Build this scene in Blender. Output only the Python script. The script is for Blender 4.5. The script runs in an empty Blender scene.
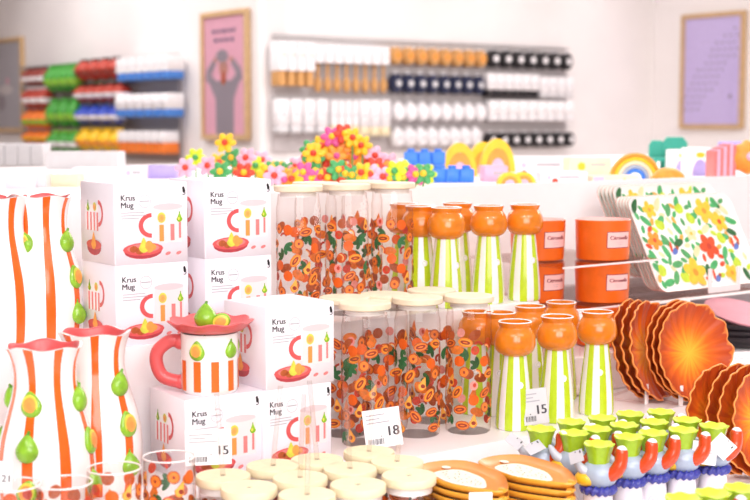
import bpy, math, random
from mathutils import Matrix, Vector
C = bpy.context.scene.collection
PI = math.pi
rnd = random.Random(7)
# ---------------------------------------------------------------- camera model
F = 1350.0; ZC = 1.45
PITCH = math.atan(125 / F); CP, SP = math.cos(PITCH), math.sin(PITCH)
YAW = math.radians(37); UX, UY = math.cos(YAW), math.sin(YAW)   # display runs along u, recedes along v
Uv = Vector((UX, UY, 0)); Vv = Vector((-UY, UX, 0))
def at(px, b, z):
    """plan point on the display line at distance b, seen in column px at height z"""
    k = (px - 375) / F; h = ZC - z
    Y = (b + UY * k * h * SP) / (UX - UY * k * CP)
    return Vector((k * (Y * CP + h * SP), Y, z))
def at_y(px, py, z):
    """point at height z seen at pixel px,py"""
    r = ray(px, py); t = (z - ZC) / r.z
    return Vector((0, 0, ZC)) + r * t
def at_d(px, Y, z):
    k = (px - 375) / F
    return Vector((k * (Y * CP + (ZC - z) * SP), Y, z))
def ray(px, py):
    x = (px - 375) / F; t = (py - 250) / F
    return Vector((x, CP - t * SP, -SP - t * CP))
def on_plane(px, py, P0, n):
    r = ray(px, py); o = Vector((0, 0, ZC))
    return o + r * ((P0 - o).dot(n) / r.dot(n))
def ab(a, b, z=0): return Uv * a + Vv * b + Vector((0, 0, z))
def ab_of(p): return p.dot(Uv), p.dot(Vv)

# ---------------------------------------------------------------- materials
def lin(c):
    if isinstance(c, str):
        c = [int(c[i:i + 2], 16) for i in (0, 2, 4)]
    return tuple(((v / 255) / 12.92 if v / 255 < .04045 else ((v / 255 + .055) / 1.055) ** 2.4) for v in c)
M = {}
def mat(name, col, rough=.45, var=.05, scale=30, bump=0, spec=.5, metal=0, coat=0, sss=0):
    m = bpy.data.materials.new(name); m.use_nodes = True
    nt = m.node_tree; n = nt.nodes; bs = n['Principled BSDF']
    c = lin(col)
    tc = n.new('ShaderNodeTexCoord'); nz = n.new('ShaderNodeTexNoise'); nz.inputs['Scale'].default_value = scale
    nt.links.new(tc.outputs['Object'], nz.inputs['Vector'])
    rp = n.new('ShaderNodeValToRGB')
    rp.color_ramp.elements[0].position = .3; rp.color_ramp.elements[1].position = .7
    rp.color_ramp.elements[0].color = tuple(x * (1 - var) for x in c) + (1,)
    rp.color_ramp.elements[1].color = tuple(min(1, x * (1 + var)) for x in c) + (1,)
    nt.links.new(nz.outputs['Fac'], rp.inputs['Fac']); nt.links.new(rp.outputs['Color'], bs.inputs['Base Color'])
    bs.inputs['Roughness'].default_value = rough; bs.inputs['Metallic'].default_value = metal
    bs.inputs['Specular IOR Level'].default_value = spec; bs.inputs['Coat Weight'].default_value = coat
    if bump:
        bp = n.new('ShaderNodeBump'); bp.inputs['Strength'].default_value = bump; bp.inputs['Distance'].default_value = .002
        nt.links.new(nz.outputs['Fac'], bp.inputs['Height']); nt.links.new(bp.outputs['Normal'], bs.inputs['Normal'])
    M[name] = m
    return m
def glass(name, tint='ffffff', edge='d9d0d2', ior=1.45, fac=1.0):
    m = bpy.data.materials.new(name); m.use_nodes = True; nt = m.node_tree; n = nt.nodes
    n.remove(n['Principled BSDF']); out = n['Material Output']
    tr = n.new('ShaderNodeBsdfTransparent'); gl = n.new('ShaderNodeBsdfGlossy'); gl.inputs['Roughness'].default_value = .03
    lw = n.new('ShaderNodeLayerWeight'); lw.inputs['Blend'].default_value = .5
    pw = n.new('ShaderNodeMath'); pw.operation = 'POWER'; pw.inputs[1].default_value = 5; nt.links.new(lw.outputs['Facing'], pw.inputs[0])
    p2 = n.new('ShaderNodeMath'); p2.operation = 'POWER'; p2.inputs[1].default_value = 3; nt.links.new(lw.outputs['Facing'], p2.inputs[0])
    mx = n.new('ShaderNodeMix'); mx.data_type = 'RGBA'
    mx.inputs[6].default_value = lin(tint) + (1,); mx.inputs[7].default_value = lin(edge) + (1,)
    nt.links.new(p2.outputs[0], mx.inputs[0]); nt.links.new(mx.outputs[2], tr.inputs['Color'])
    ml = n.new('ShaderNodeMath'); ml.operation = 'MULTIPLY_ADD'; ml.inputs[1].default_value = .55 * fac; ml.inputs[2].default_value = .04 * fac
    nt.links.new(pw.outputs[0], ml.inputs[0])
    ms = n.new('ShaderNodeMixShader')
    nt.links.new(ml.outputs[0], ms.inputs[0]); nt.links.new(tr.outputs[0], ms.inputs[1]); nt.links.new(gl.outputs[0], ms.inputs[2])
    nt.links.new(ms.outputs[0], out.inputs['Surface'])
    M[name] = m
def radial(name, stops, radius, streak=.6, rough=.42):
    """glaze that changes colour from the middle of the plate to its edge, with radial brush streaks"""
    m = bpy.data.materials.new(name); m.use_nodes = True; nt = m.node_tree; n = nt.nodes; bs = n['Principled BSDF']
    tc = n.new('ShaderNodeTexCoord'); sp = n.new('ShaderNodeSeparateXYZ'); nt.links.new(tc.outputs['Object'], sp.inputs[0])
    cb = n.new('ShaderNodeCombineXYZ'); nt.links.new(sp.outputs['X'], cb.inputs['X']); nt.links.new(sp.outputs['Y'], cb.inputs['Y'])
    ln = n.new('ShaderNodeVectorMath'); ln.operation = 'LENGTH'; nt.links.new(cb.outputs[0], ln.inputs[0])
    nm = n.new('ShaderNodeVectorMath'); nm.operation = 'NORMALIZE'; nt.links.new(cb.outputs[0], nm.inputs[0])
    nz = n.new('ShaderNodeTexNoise'); nz.inputs['Scale'].default_value = 7; nz.inputs['Detail'].default_value = 4
    nt.links.new(nm.outputs[0], nz.inputs['Vector'])
    a = n.new('ShaderNodeMath'); a.operation = 'DIVIDE'; a.inputs[1].default_value = radius; nt.links.new(ln.outputs['Value'], a.inputs[0])
    b = n.new('ShaderNodeMath'); b.operation = 'MULTIPLY_ADD'; b.inputs[1].default_value = streak; b.inputs[2].default_value = -streak / 2
    nt.links.new(nz.outputs['Fac'], b.inputs[0])
    s = n.new('ShaderNodeMath'); s.operation = 'ADD'; nt.links.new(a.outputs[0], s.inputs[0]); nt.links.new(b.outputs[0], s.inputs[1])
    rp = n.new('ShaderNodeValToRGB')
    while len(rp.color_ramp.elements) < len(stops): rp.color_ramp.elements.new(.5)
    for e, (p, c) in zip(rp.color_ramp.elements, stops): e.position = p; e.color = lin(c) + (1,)
    nt.links.new(s.outputs[0], rp.inputs[0]); nt.links.new(rp.outputs[0], bs.inputs['Base Color'])
    bs.inputs['Roughness'].default_value = rough; bs.inputs['Specular IOR Level'].default_value = .3
    M[name] = m

mat('white_wall', 'f3efee', .8, .02, 3); mat('wall_shade', 'eae5e4', .8, .02, 3)  # wall_shade: darker copy of the wall white, soft left-side shade put into its colour
mat('floor_grey', 'b9aca6', .5, .1, 4); mat('ceiling_white', 'f5f1ef', .9, .02, 3)
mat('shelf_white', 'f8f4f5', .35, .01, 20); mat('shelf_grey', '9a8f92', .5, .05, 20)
mat('carton', 'f1ebf2', .4, .01, 40); mat('mug_print', 'f3e0e1', .4, .01); mat('mug_rim', 'e4ccd0', .4, .01); mat('carton_seam', '6d6970', .7)
mat('black', '1e1b1f', .5); mat('text_grey', '4a464b', .6); mat('text_light', 'b5b0b8', .6)
mat('coral', 'd9595a', .3, .08, 60); mat('coral_light', 'e98280', .35, .08, 60); mat('coral_dark', 'b23f48', .3, .1, 60)
mat('orange', 'ea6a1c', .35, .06, 60); mat('orange_deep', 'e05e14', .35, .08, 60); mat('orange_soft', 'f49a4c', .35)
mat('ceramic', 'f4f0ef', .15, .01, 30, coat=.4); mat('pot_orange', 'e2801c', .18, .14, 45, coat=.3)
mat('stripe_orange', 'ea6216', .2, .06, 60, coat=.3); mat('lime', 'bfd92a', .2, .06, 60, coat=.3)
mat('fig_green', '86b82c', .22, .18, 70, coat=.3); mat('fig_yellow', 'd7d64e', .3, .12, 60); mat('fig_flesh', 'f5a34e', .35, .12, 90)
mat('fig_dark', '5f9a2a', .3, .2, 60); mat('fruit_red', 'c8402a', .4, .15, 200); mat('fruit_orange', 'ee7f2e', .4, .15, 200)
mat('fruit_peach', 'f7ae66', .4, .12, 200); mat('fruit_brown', 'b4572c', .4, .15, 200); mat('fruit_seed', '93321f', .5)
mat('fruit_pink', 'ef9a90', .4, .1, 200); mat('leaf', '2f6a3c', .45, .2, 200); mat('leaf_light', '58a565', .45, .15, 100)
mat('wood_lid', 'ecdcc0', .5, .06, 60); mat('wood_pale', 'eddfba', .55, .05, 80); mat('wood_mid', 'cf9a5c', .55, .15, 30)
mat('wood_frame', 'c9a77c', .5, .1, 20); mat('silicone', 'f1ece8', .4)
mat('candle_orange', 'e9691a', .3, .05, 60); mat('candle_pink', 'f6c6c0', .4); mat('label_pink', 'f6c9c6', .5, .02); mat('label_red', '8e2a3c', .5)
mat('tray_white', 'fbf9f4', .3, .01); mat('tray_edge', 'd4705a', .4, .2, 60)
mat('fruit_pear', 'f5ac48', .4, .1, 80); mat('petal_yellow', 'f6c63c', .4, .1, 80); mat('petal_orange', 'f39a35', .4, .1, 80); mat('petal_red', 'e4532c', .4, .1, 80)
mat('leaf_bright', '4fb06a', .4, .15, 80); mat('lemon', 'c6dc3e', .4, .1, 80); mat('bird_blue', '5f78c4', .4, .1, 80); mat('beige_print', 'e9dfae', .5)
mat('cup_green', 'a3c828', .25, .12, 70, coat=.3); mat('cup_inside', 'c9e23f', .3, .08, 60)
mat('figure_blue', 'a8b6ca', .25, .08, 60, coat=.3); mat('figure_red', 'd3481e', .22, .1, 60, coat=.3); mat('ruffle_blue', '3a3f9c', .25, .12, 60, coat=.3)
mat('figure_yellow', 'f2bf2a', .3); mat('figure_white', 'efe9f0', .25, .03, 40, coat=.3); mat('figure_grey', 'c6c9d6', .25, .05, 40)
mat('plate_brown', 'd9893c', .3, .12, 25); mat('plate_edge', 'e8a83a', .3, .1, 40); mat('speck', '5f756d', .5); mat('plate_cream', 'f5f0e0', .3, .02)
mat('card_white', 'fcfafb', .5, .01); mat('card_grey', 'd9d8da', .3, .03); mat('pink_plate', 'f2a3b2', .4, .05, 30); mat('dark_bowl', '2a2227', .3, .1, 30)
mat('steel', 'b9b6b6', .3, .05, 30, metal=.8); mat('panel_pale', 'c4bdbd', .6, .04, 20); mat('panel_grey', 'a39b9b', .6, .04, 20)
for nme, c in dict(pack_red='b23a28', pack_maroon='8c3328', pack_green='3f9a35', pack_lime='8ac23d', pack_orange='ee7d2a', pack_blue='2a49b8', pack_sky='4a86d8', pack_yellow='f0c01c',
                   pack_white='f3f1f3', pack_dark='3a2a2a', navy='232a4a', toy_blue='3f86ee', toy_yellow='fcc829', toy_pink='f6b9d2', toy_teal='35a792', toy_lilac='b9aae6', toy_red='e2452c',
                   toy_magenta='e35a9e', toy_lime='d7ea2e', toy_green='4aa860', toy_cream='f7e3c4', poster_pink='e6aec4', poster_lilac='cbbdf0', poster_grey='b3b6c0', sweater_grey='938d99', skin='c58f80', ink='6a5f80').items():
    mat(nme, c, .45, .06, 40)
glass('clear_glass', 'ffffff', 'e9dcd8', fac=.55); glass('acrylic', 'fdfbfb', 'e6d6cf', 1.3, .7)
glass('straw_glass', 'fdfaf9', 'f0e6e2', 1.45, 3.2); mat('acrylic_edge', 'f6ebea', .2, .01); mat('bracket_pink', 'f4e2e2', .3, .01); mat('tag_silver', 'c6c4ca', .3, .03)
radial('scallop_glaze', [(.0, 'f9c03e'), (.26, 'f3a02c'), (.55, 'e26a1c'), (.8, 'c4501a'), (.97, 'b5431a'), (1.0, 'd9742c')], .098)

# ---------------------------------------------------------------- mesh builder
TXT = {}
def text_shape(s, bold=False):
    key = s
    if key not in TXT:
        cu = bpy.data.curves.new('lettering', 'FONT'); cu.body = s; cu.resolution_u = 3
        ob = bpy.data.objects.new('lettering', cu)
        me = bpy.data.meshes.new_from_object(ob)
        vs = [(v.co.x, v.co.y) for v in me.vertices]; fs = [tuple(p.vertices) for p in me.polygons]
        bpy.data.meshes.remove(me); bpy.data.objects.remove(ob); bpy.data.curves.remove(cu)
        x0 = min(v[0] for v in vs); x1 = max(v[0] for v in vs)
        TXT[key] = ([(x - x0, y) for x, y in vs], fs, x1 - x0)
    return TXT[key]
class MB:
    def __init__(s): s.v = []; s.f = []; s.m = []; s.mats = []; s.T = Matrix.Identity(4)
    def mi(s, m):
        if m not in s.mats: s.mats.append(m)
        return s.mats.index(m)
    def add(s, vs, fs, m):
        o = len(s.v); s.v += [s.T @ Vector(p) for p in vs]
        ml = m if isinstance(m, list) else None
        for i, f in enumerate(fs):
            s.f.append([o + j for j in f]); s.m.append(s.mi(ml[i] if ml else m))
        return s
    def box(s, x0, x1, y0, y1, z0, z1, m, bev=0):
        if bev:
            o = [(x0 + bev, y0), (x1 - bev, y0), (x1, y0 + bev), (x1, y1 - bev), (x1 - bev, y1), (x0 + bev, y1), (x0, y1 - bev), (x0, y0 + bev)]
            return s.prism(o, z0, z1, m, bev)
        vs = [(x, y, z) for z in (z0, z1) for y in (y0, y1) for x in (x0, x1)]
        return s.add(vs, [(0, 2, 3, 1), (4, 5, 7, 6), (0, 1, 5, 4), (2, 6, 7, 3), (0, 4, 6, 2), (1, 3, 7, 5)], m)
    def prism(s, o, z0, z1, m, bev=0, mside=None):
        n = len(o); cx = sum(p[0] for p in o) / n; cy = sum(p[1] for p in o) / n
        R = max(math.hypot(p[0] - cx, p[1] - cy) for p in o)
        def ring(z, d): return [(cx + (p[0] - cx) * (1 - d / R), cy + (p[1] - cy) * (1 - d / R), z) for p in o]
        lv = [ring(z0, bev), ring(z0 + bev, 0), ring(z1 - bev, 0), ring(z1, bev)] if bev else [ring(z0, 0), ring(z1, 0)]
        vs = [p for r in lv for p in r]; fs = [tuple(range(n))[::-1], tuple(range(len(vs) - n, len(vs)))]; ms = [m, m]
        for k in range(len(lv) - 1):
            for i in range(n):
                j = (i + 1) % n; fs.append((k * n + i, k * n + j, (k + 1) * n + j, (k + 1) * n + i)); ms.append(mside or m)
        return s.add(vs, fs, ms)
    def lathe(s, prof, m, seg=40, fr=None, fz=None, pick=None, cap0=True, cap1=False):
        """prof [(r,z)]; fr(theta,z,r)->r and fz(theta,z)->z shape it; pick(seg index, ring)->material"""
        vs = []; fs = []; ms = []
        for r, z in prof:
            for i in range(seg):
                t = 2 * PI * i / seg
                rr = fr(t, z, r) if fr else r
                vs.append((rr * math.cos(t), rr * math.sin(t), fz(t, z, r) if fz else z))
        for k in range(len(prof) - 1):
            for i in range(seg):
                j = (i + 1) % seg
                fs.append((k * seg + i, k * seg + j, (k + 1) * seg + j, (k + 1) * seg + i)); ms.append(pick(i, k) if pick else m)
        if cap0 and prof[0][0] > 1e-5: fs.append(tuple(range(seg))[::-1]); ms.append(pick(0, 0) if pick and not m else m)
        if cap1 and prof[-1][0] > 1e-5: fs.append(tuple(range(len(vs) - seg, len(vs)))); ms.append(m)
        return s.add(vs, fs, ms)
    def tube(s, pts, rad, m, seg=10, caps=True):
        pts = [Vector(p) for p in pts]; n = len(pts)
        if not isinstance(rad, (list, tuple)): rad = [rad] * n
        vs = []; ref = None
        for i, p in enumerate(pts):
            d = (pts[min(n - 1, i + 1)] - pts[max(0, i - 1)]).normalized()
            if ref is None: ref = d.orthogonal().normalized()
            ref = (ref - d * ref.dot(d)).normalized(); b = d.cross(ref)
            vs += [p + (ref * math.cos(2 * PI * j / seg) + b * math.sin(2 * PI * j / seg)) * rad[i] for j in range(seg)]
        fs = []
        for i in range(n - 1):
            for j in range(seg):
                k = (j + 1) % seg; fs.append((i * seg + j, i * seg + k, (i + 1) * seg + k, (i + 1) * seg + j))
        if caps: fs += [tuple(range(seg))[::-1], tuple(range((n - 1) * seg, n * seg))]
        return s.add(vs, fs, m)
    def ball(s, c, r, m, seg=20, rings=12, shape=None):
        if not isinstance(r, (list, tuple)): r = (r, r, r)
        vs = []; fs = []
        for k in range(rings + 1):
            ph = PI * k / rings
            for j in range(seg):
                t = 2 * PI * j / seg
                x, y, z = math.sin(ph) * math.cos(t), math.sin(ph) * math.sin(t), -math.cos(ph)
                if shape: x, y, z = shape(x, y, z)
                vs.append((c[0] + x * r[0], c[1] + y * r[1], c[2] + z * r[2]))
        for k in range(rings):
            for j in range(seg):
                i = (j + 1) % seg; fs.append((k * seg + j, k * seg + i, (k + 1) * seg + i, (k + 1) * seg + j))
        return s.add(vs, fs, m)
    # flat / wrapped pattern: fn maps (x,y,height) to a point
    def poly(s, pts, fn, m, h=.0004):
        n = len(pts); cx = sum(p[0] for p in pts) / n; cy = sum(p[1] for p in pts) / n
        vs = [fn(cx, cy, h)] + [fn(p[0], p[1], h) for p in pts]
        return s.add(vs, [(0, 1 + i, 1 + (i + 1) % n) for i in range(n)], m)
    def ell(s, x, y, rx, ry, fn, m, h=.0004, rot=0, n=16, sh=None):
        pts = []
        for i in range(n):
            t = 2 * PI * i / n; a, b = rx * math.cos(t), ry * math.sin(t)
            if sh: a *= sh(math.sin(t))
            pts.append((x + a * math.cos(rot) - b * math.sin(rot), y + a * math.sin(rot) + b * math.cos(rot)))
        return s.poly(pts, fn, m, h)
    def rect(s, x0, y0, x1, y1, fn, m, h=.0004, nx=1):
        for i in range(nx):
            a = x0 + (x1 - x0) * i / nx; b = x0 + (x1 - x0) * (i + 1) / nx
            s.add([fn(a, y0, h), fn(b, y0, h), fn(b, y1, h), fn(a, y1, h)], [(0, 1, 2, 3)], m)
        return s
    def ringarc(s, x, y, r0, r1, a0, a1, fn, m, h=.0004, n=14, sy=1):
        vs = []
        for i in range(n + 1):
            t = a0 + (a1 - a0) * i / n
            vs += [fn(x + r0 * math.cos(t), y + sy * r0 * math.sin(t), h), fn(x + r1 * math.cos(t), y + sy * r1 * math.sin(t), h)]
        return s.add(vs, [(2 * i, 2 * i + 1, 2 * i + 3, 2 * i + 2) for i in range(n)], m)
    def text(s, t, x, y, size, fn, m, h=.0005, align='L', sx=1, bold=False):
        vs, fs, w = text_shape(t)
        x -= {'L': 0, 'C': .5, 'R': 1}[align] * w * size * sx
        if bold:
            for q in range(3): s.text(t, x + (q - 1) * size * .03, y, size, fn, m, h + .00005 * q, 'L', sx)
            return s
        return s.add([fn(x + p[0] * size * sx, y + p[1] * size, h) for p in vs], fs, m)
    def build(s, name, parent=None, smooth=True, loc=None, rz=0, ang=38):
        me = bpy.data.meshes.new(name); me.from_pydata([tuple(p) for p in s.v], [], s.f)
        for m in s.mats: me.materials.append(M[m])
        me.polygons.foreach_set('material_index', s.m)
        if smooth:
            me.polygons.foreach_set('use_smooth', [True] * len(s.f))
            me.set_sharp_from_angle(angle=math.radians(ang))
        me.update()
        o = bpy.data.objects.new(name, me); C.objects.link(o)
        if parent: o.parent = parent
        if loc is not None: o.location = loc
        o.rotation_euler.z = rz
        return o
def tag(o, label, cat, group=None, kind=None):
    if label: o['label'] = label
    if cat: o['category'] = cat
    if group: o['group'] = group
    if kind: o['kind'] = kind
    return o
def thing(name, label, cat, loc, rz=0, group=None):
    o = bpy.data.objects.new(name, None); C.objects.link(o); o.location = loc; o.rotation_euler = (0, 0, rz)
    o.empty_display_size = .02
    return tag(o, label, cat, group)
def dup(root, loc, rz, label, group=None, rot=None):
    r = root.copy(); C.objects.link(r); r.location = loc; r.rotation_euler = rot or (0, 0, rz); r['label'] = label
    if group: r['group'] = group
    for ch in list(root.children):
        c = ch.copy(); C.objects.link(c); c.parent = r
        for g in list(ch.children):
            d = g.copy(); C.objects.link(d); d.parent = c
    return r
class Proto:
    """first use moves the original, every later use copies it part by part"""
    def __init__(s, make): s.make = make; s.root = None
    def put(s, loc, rz, label, group=None, rot=None):
        if s.root is None:
            s.root = s.make(); o = s.root; o.location = loc; o.rotation_euler = rot or (0, 0, rz); o['label'] = label
            if group: o['group'] = group
            return o
        return dup(s.root, loc, rz, label, group, rot)
ORD = 'first second third fourth fifth sixth seventh eighth ninth tenth eleventh twelfth thirteenth fourteenth fifteenth sixteenth'.split()
def flat(o, ex, ey, n):
    o, ex, ey, n = Vector(o), Vector(ex), Vector(ey), Vector(n)
    return lambda x, y, h: o + ex * x + ey * y + n * h
def cyl(R):
    return lambda x, y, h: (((R(y) if callable(R) else R) + h) * math.cos(x / (R(y) if callable(R) else R)), ((R(y) if callable(R) else R) + h) * math.sin(x / (R(y) if callable(R) else R)), y)
pear = lambda t: .62 + .38 * (-t) if t > -.2 else 1.0
# ---------------------------------------------------------------- camera, room
cam = bpy.data.cameras.new('camera'); co = bpy.data.objects.new('camera', cam); C.objects.link(co)
co.location = (0, 0, ZC); co.rotation_euler = (PI / 2 - PITCH, 0, 0)
cam.sensor_width = 36; cam.lens = F * 36 / 750; cam.clip_start = .05
cam.dof.use_dof = True; cam.dof.focus_distance = 2.3; cam.dof.aperture_fstop = 5.0
bpy.context.scene.camera = co
RU = Matrix.Rotation(YAW, 4, 'Z')                                 # u,v,z -> world
def struct(name, boxes, m):
    b = MB(); b.T = RU
    for bx in boxes: b.box(*bx, m)
    return tag(b.build(name, smooth=False), None, None, kind='structure')
K = Vector((-.753, 9, 0)); AK, BK = ab_of(K); AC = AK + 3.84; CEIL = 3.4
struct('floor', [(-6, AC + .2, -3, 14.2, -.1, 0)], 'floor_grey')
struct('ceiling', [(-6, AC + .2, -3, 14.2, CEIL, CEIL + .1)], 'ceiling_white')
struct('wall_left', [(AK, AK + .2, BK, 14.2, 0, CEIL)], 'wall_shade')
struct('wall_back', [(AK + .2, AC + .2, BK, BK + .2, 0, CEIL)], 'white_wall')
struct('wall_right', [(AC, AC + .2, -3, BK, 0, CEIL)], 'white_wall')
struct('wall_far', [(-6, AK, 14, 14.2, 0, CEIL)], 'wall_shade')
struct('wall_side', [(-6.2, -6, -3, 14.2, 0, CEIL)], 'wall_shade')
struct('trim_corner', [(AK - .012, AK + .03, BK - .012, BK + .03, 0, CEIL)], 'white_wall')
struct('baseboard_back', [(AK + .03, AC, BK - .015, BK, 0, .1)], 'shelf_white')
struct('baseboard_right', [(AC - .015, AC, -3, BK - .015, 0, .1)], 'shelf_white')

# ---------------------------------------------------------------- tiered display table
ZL, ZM, ZS, ZB = .82, .905, 1.096, 1.30
EDGE, RB, PB = 1.705, 1.965, 2.29
tb = thing('display_table', 'white tiered shop display table carrying the cartons, jars, vases and trays', 'table', (0, 0, 0), YAW)
def slab(name, x0, x1, y0, y1, z0, z1, m, bev=.004, par=tb):
    b = MB(); b.box(x0, x1, y0, y1, z0, z1, m, bev); return b.build(name, par)
slab('lower_step', -.3, 3.2, .95, EDGE, .06, ZL, 'shelf_white')
slab('tabletop', .2, 3.2, EDGE, PB, .06, ZM, 'shelf_white')
slab('riser', 1.315, 1.90, RB, PB, ZM, ZS, 'shelf_white', .003)
slab('riser', .3, 1.313, 1.94, PB, ZM, ZS, 'shelf_white', .003)
slab('back_panel', .2, 3.2, PB, PB + .015, .06, 1.315, 'shelf_white', .002)
slab('plinth', 1.905, 2.2, 1.9, PB, ZM, .985, 'shelf_white', .003)
slab('shadow_board', 2.25, 3.2, PB - .02, PB, ZM, 1.065, 'shelf_grey', .002)  # grey sheet added where the tray shelf casts its shadow, shade as colour
slab('base', 0, 3.1, 1.05, PB, 0, .06, 'shelf_grey', .002)
bc = thing('back_counter', 'long white counter behind the display table covered with colourful toys', 'counter', (0, 0, 0), YAW)
slab('counter_body', .2, 5.2, PB + .03, 4.6, .05, ZB - .03, 'shelf_white', .004, bc)
slab('counter_top', .18, 5.22, PB + .02, 4.62, ZB - .03, ZB, 'shelf_white', .004, bc)
slab('counter_base', .3, 5.1, PB + .08, 4.55, 0, .05, 'shelf_grey', .002, bc)

# ---------------------------------------------------------------- mug cartons
BW, BD, BH = .1315, .124, .1302
def fig_icon(b, x, y, r, fn, half, h=.0007):
    if half:
        b.ell(x, y, r, r * 1.15, fn, 'fig_yellow', h); b.ell(x, y - r * .1, r * .75, r * .8, fn, 'fruit_peach', h + .0003); b.ell(x, y - r * .15, r * .4, r * .45, fn, 'fig_flesh', h + .0006)
    else:
        b.ell(x, y, r, r * 1.3, fn, 'fig_green', h, n=18, sh=pear); b.ell(x - r * .25, y - r * .3, r * .35, r * .45, fn, 'fig_yellow', h + .0003)
        b.rect(x - .001, y + r * 1.1, x + .001, y + r * 1.6, fn, 'fig_dark', h)
def make_carton():
    t = thing('mug_carton', '', 'carton', (0, 0, 0), 0, 'mug cartons stacked on the display')
    b = MB(); b.box(0, BW, 0, BD, 0, BH, 'carton', .0012)
    # tuck flap slit along the left edge of the lid
    b.rect(.012, .004, .0135, BD - .004, flat((0, 0, BH), (1, 0, 0), (0, 1, 0), (0, 0, 1)), 'carton_seam', .0002)
    f = flat((0, 0, 0), (1, 0, 0), (0, 0, 1), (0, -1, 0)); W = BW; H = BH
    b.text('Krus', .09 * W, .79 * H, .0135, f, 'text_grey', bold=True); b.text('Mug', .09 * W, .70 * H, .0135, f, 'text_grey', bold=True)
    for k, (y, x1) in enumerate(((.635, .40), (.60, .43), (.565, .33))):
        b.rect(.09 * W, y * H, x1 * W, (y + .012) * H, f, 'text_light')
    b.ringarc(.41 * W, .775 * H, .0098, .0108, 0, 2 * PI, f, 'text_light', n=24); b.rect(.345 * W, .77 * H, .475 * W, .785 * H, f, 'text_light')
    # little dark mark in the corner
    b.ell(.945 * W, .925 * H, .0022, .0028, f, 'black'); b.ell(.952 * W, .895 * H, .0026, .004, f, 'black'); b.ringarc(.948 * W, .862 * H, .002, .0034, -2.4, 1.4, f, 'black')
    # pictured mug
    b.ringarc(.50 * W, .475 * H, .0155, .0235, PI * .5, PI * 1.5, f, 'coral', n=16, sy=.85)
    b.ell(.725 * W, .70 * H, .027, .0055, f, 'mug_rim'); b.rect(.52 * W, .25 * H, .93 * W, .70 * H, f, 'mug_print', .0003)
    for x, w, y0, y1 in ((.635, .062, .27, .475), (.785, .055, .275, .48), (.89, .03, .30, .50)):
        b.rect((x - w / 2) * W, y0 * H, (x + w / 2) * W, y1 * H, f, 'orange_soft' if w > .06 else 'coral_light', .0005)
    fig_icon(b, .635 * W, .565 * H, .0075, f, True); fig_icon(b, .885 * W, .56 * H, .006, f, False)
    # pictured bowl of fruit and almonds
    b.ell(.38 * W, .16 * H, .034, .0125, f, 'coral_dark', .0003); b.ell(.38 * W, .185 * H, .036, .0105, f, 'coral', .0006); b.ell(.38 * W, .195 * H, .029, .0075, f, 'coral_light', .0008)
    for x, y in ((.25, .19), (.33, .165), (.46, .18), (.50, .205)): b.ell(x * W, y * H, .0075, .0055, f, 'fig_flesh' if x > .4 else 'fruit_brown', .001)
    b.ell(.385 * W, .235 * H, .010, .0125, f, 'fig_yellow', .0013, sh=pear); b.ell(.455 * W, .225 * H, .007, .008, f, 'fig_flesh', .0014)
    for x in (.72, .87): b.ell(x * W, .115 * H, .005, .0026, f, 'coral_light', rot=.3)
    # left side panel
    g = flat((0, BD, 0), (0, -1, 0), (0, 0, 1), (-1, 0, 0)); W = BD
    b.ringarc(.54 * W, .62 * H, .012, .0175, -PI / 2, PI / 2, g, 'coral', n=14, sy=1.25)
    b.rect(.16 * W, .40 * H, .54 * W, .72 * H, g, 'card_white', .0003)
    for x in (.20, .30, .40, .49): b.rect(x * W, .40 * H, (x + .045) * W, .63 * H, g, 'coral_light', .0005)
    fig_icon(b, .24 * W, .70 * H, .0062, g, False); fig_icon(b, .44 * W, .70 * H, .0062, g, True)
    b.ell(.40 * W, .19 * H, .026, .013, g, 'coral_dark', .0004); b.ell(.40 * W, .225 * H, .0275, .008, g, 'coral', .0007)
    b.ell(.40 * W, .275 * H, .010, .0145, g, 'fig_flesh', .001, sh=pear)
    # right side panel repeats it
    g = flat((BW, 0, 0), (0, 1, 0), (0, 0, 1), (1, 0, 0))
    b.rect(.16 * W, .40 * H, .54 * W, .72 * H, g, 'card_white', .0003); b.ringarc(.54 * W, .62 * H, .012, .0175, -PI / 2, PI / 2, g, 'coral', n=14, sy=1.25)
    for x in (.20, .30, .40, .49): b.rect(x * W, .40 * H, (x + .045) * W, .63 * H, g, 'coral_light', .0005)
    b.build('box', t)
    fl = MB(); fl.box(.0008, BW - .0008, .0008, BD - .0008, BH + .00005, BH + .0006, 'carton'); fl.build('lid_flap', t, False)
    return t
carton = Proto(make_carton); G = 'mug cartons stacked on the display'
c1 = at(116.5, 1.952, ZS); c2 = at(206, 1.962, ZS); c3 = at(186, 1.778, ZM); c4 = at(264, 1.765, ZM); c5 = at(266.5, 1.765, ZM + BH)
hh = BH + .0008
carton.put(c1, YAW, 'white mug carton standing on the upper shelf beneath the top left carton')
carton.put(c1 + Vector((0, 0, hh)), YAW, 'white mug carton on top of the left pile, behind the tall striped pitchers')
carton.put(c2, YAW, 'white mug carton half hidden behind the coral saucer, bottom of the rear right pile')
carton.put(c2 + Vector((0, 0, hh)), YAW, 'white mug carton on top of the rear right pile, touching the back glass jars')
carton.put(c3, math.radians(34.5), 'white mug carton with the striped mug standing on its lid')
carton.put(c4, math.radians(38), 'white mug carton at the bottom, carrying another carton beside the front glass jars')
carton.put(c5 + Vector((0, 0, .0008)), math.radians(38), 'white mug carton stacked second, in front, between the coral saucer and the front jars')

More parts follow.
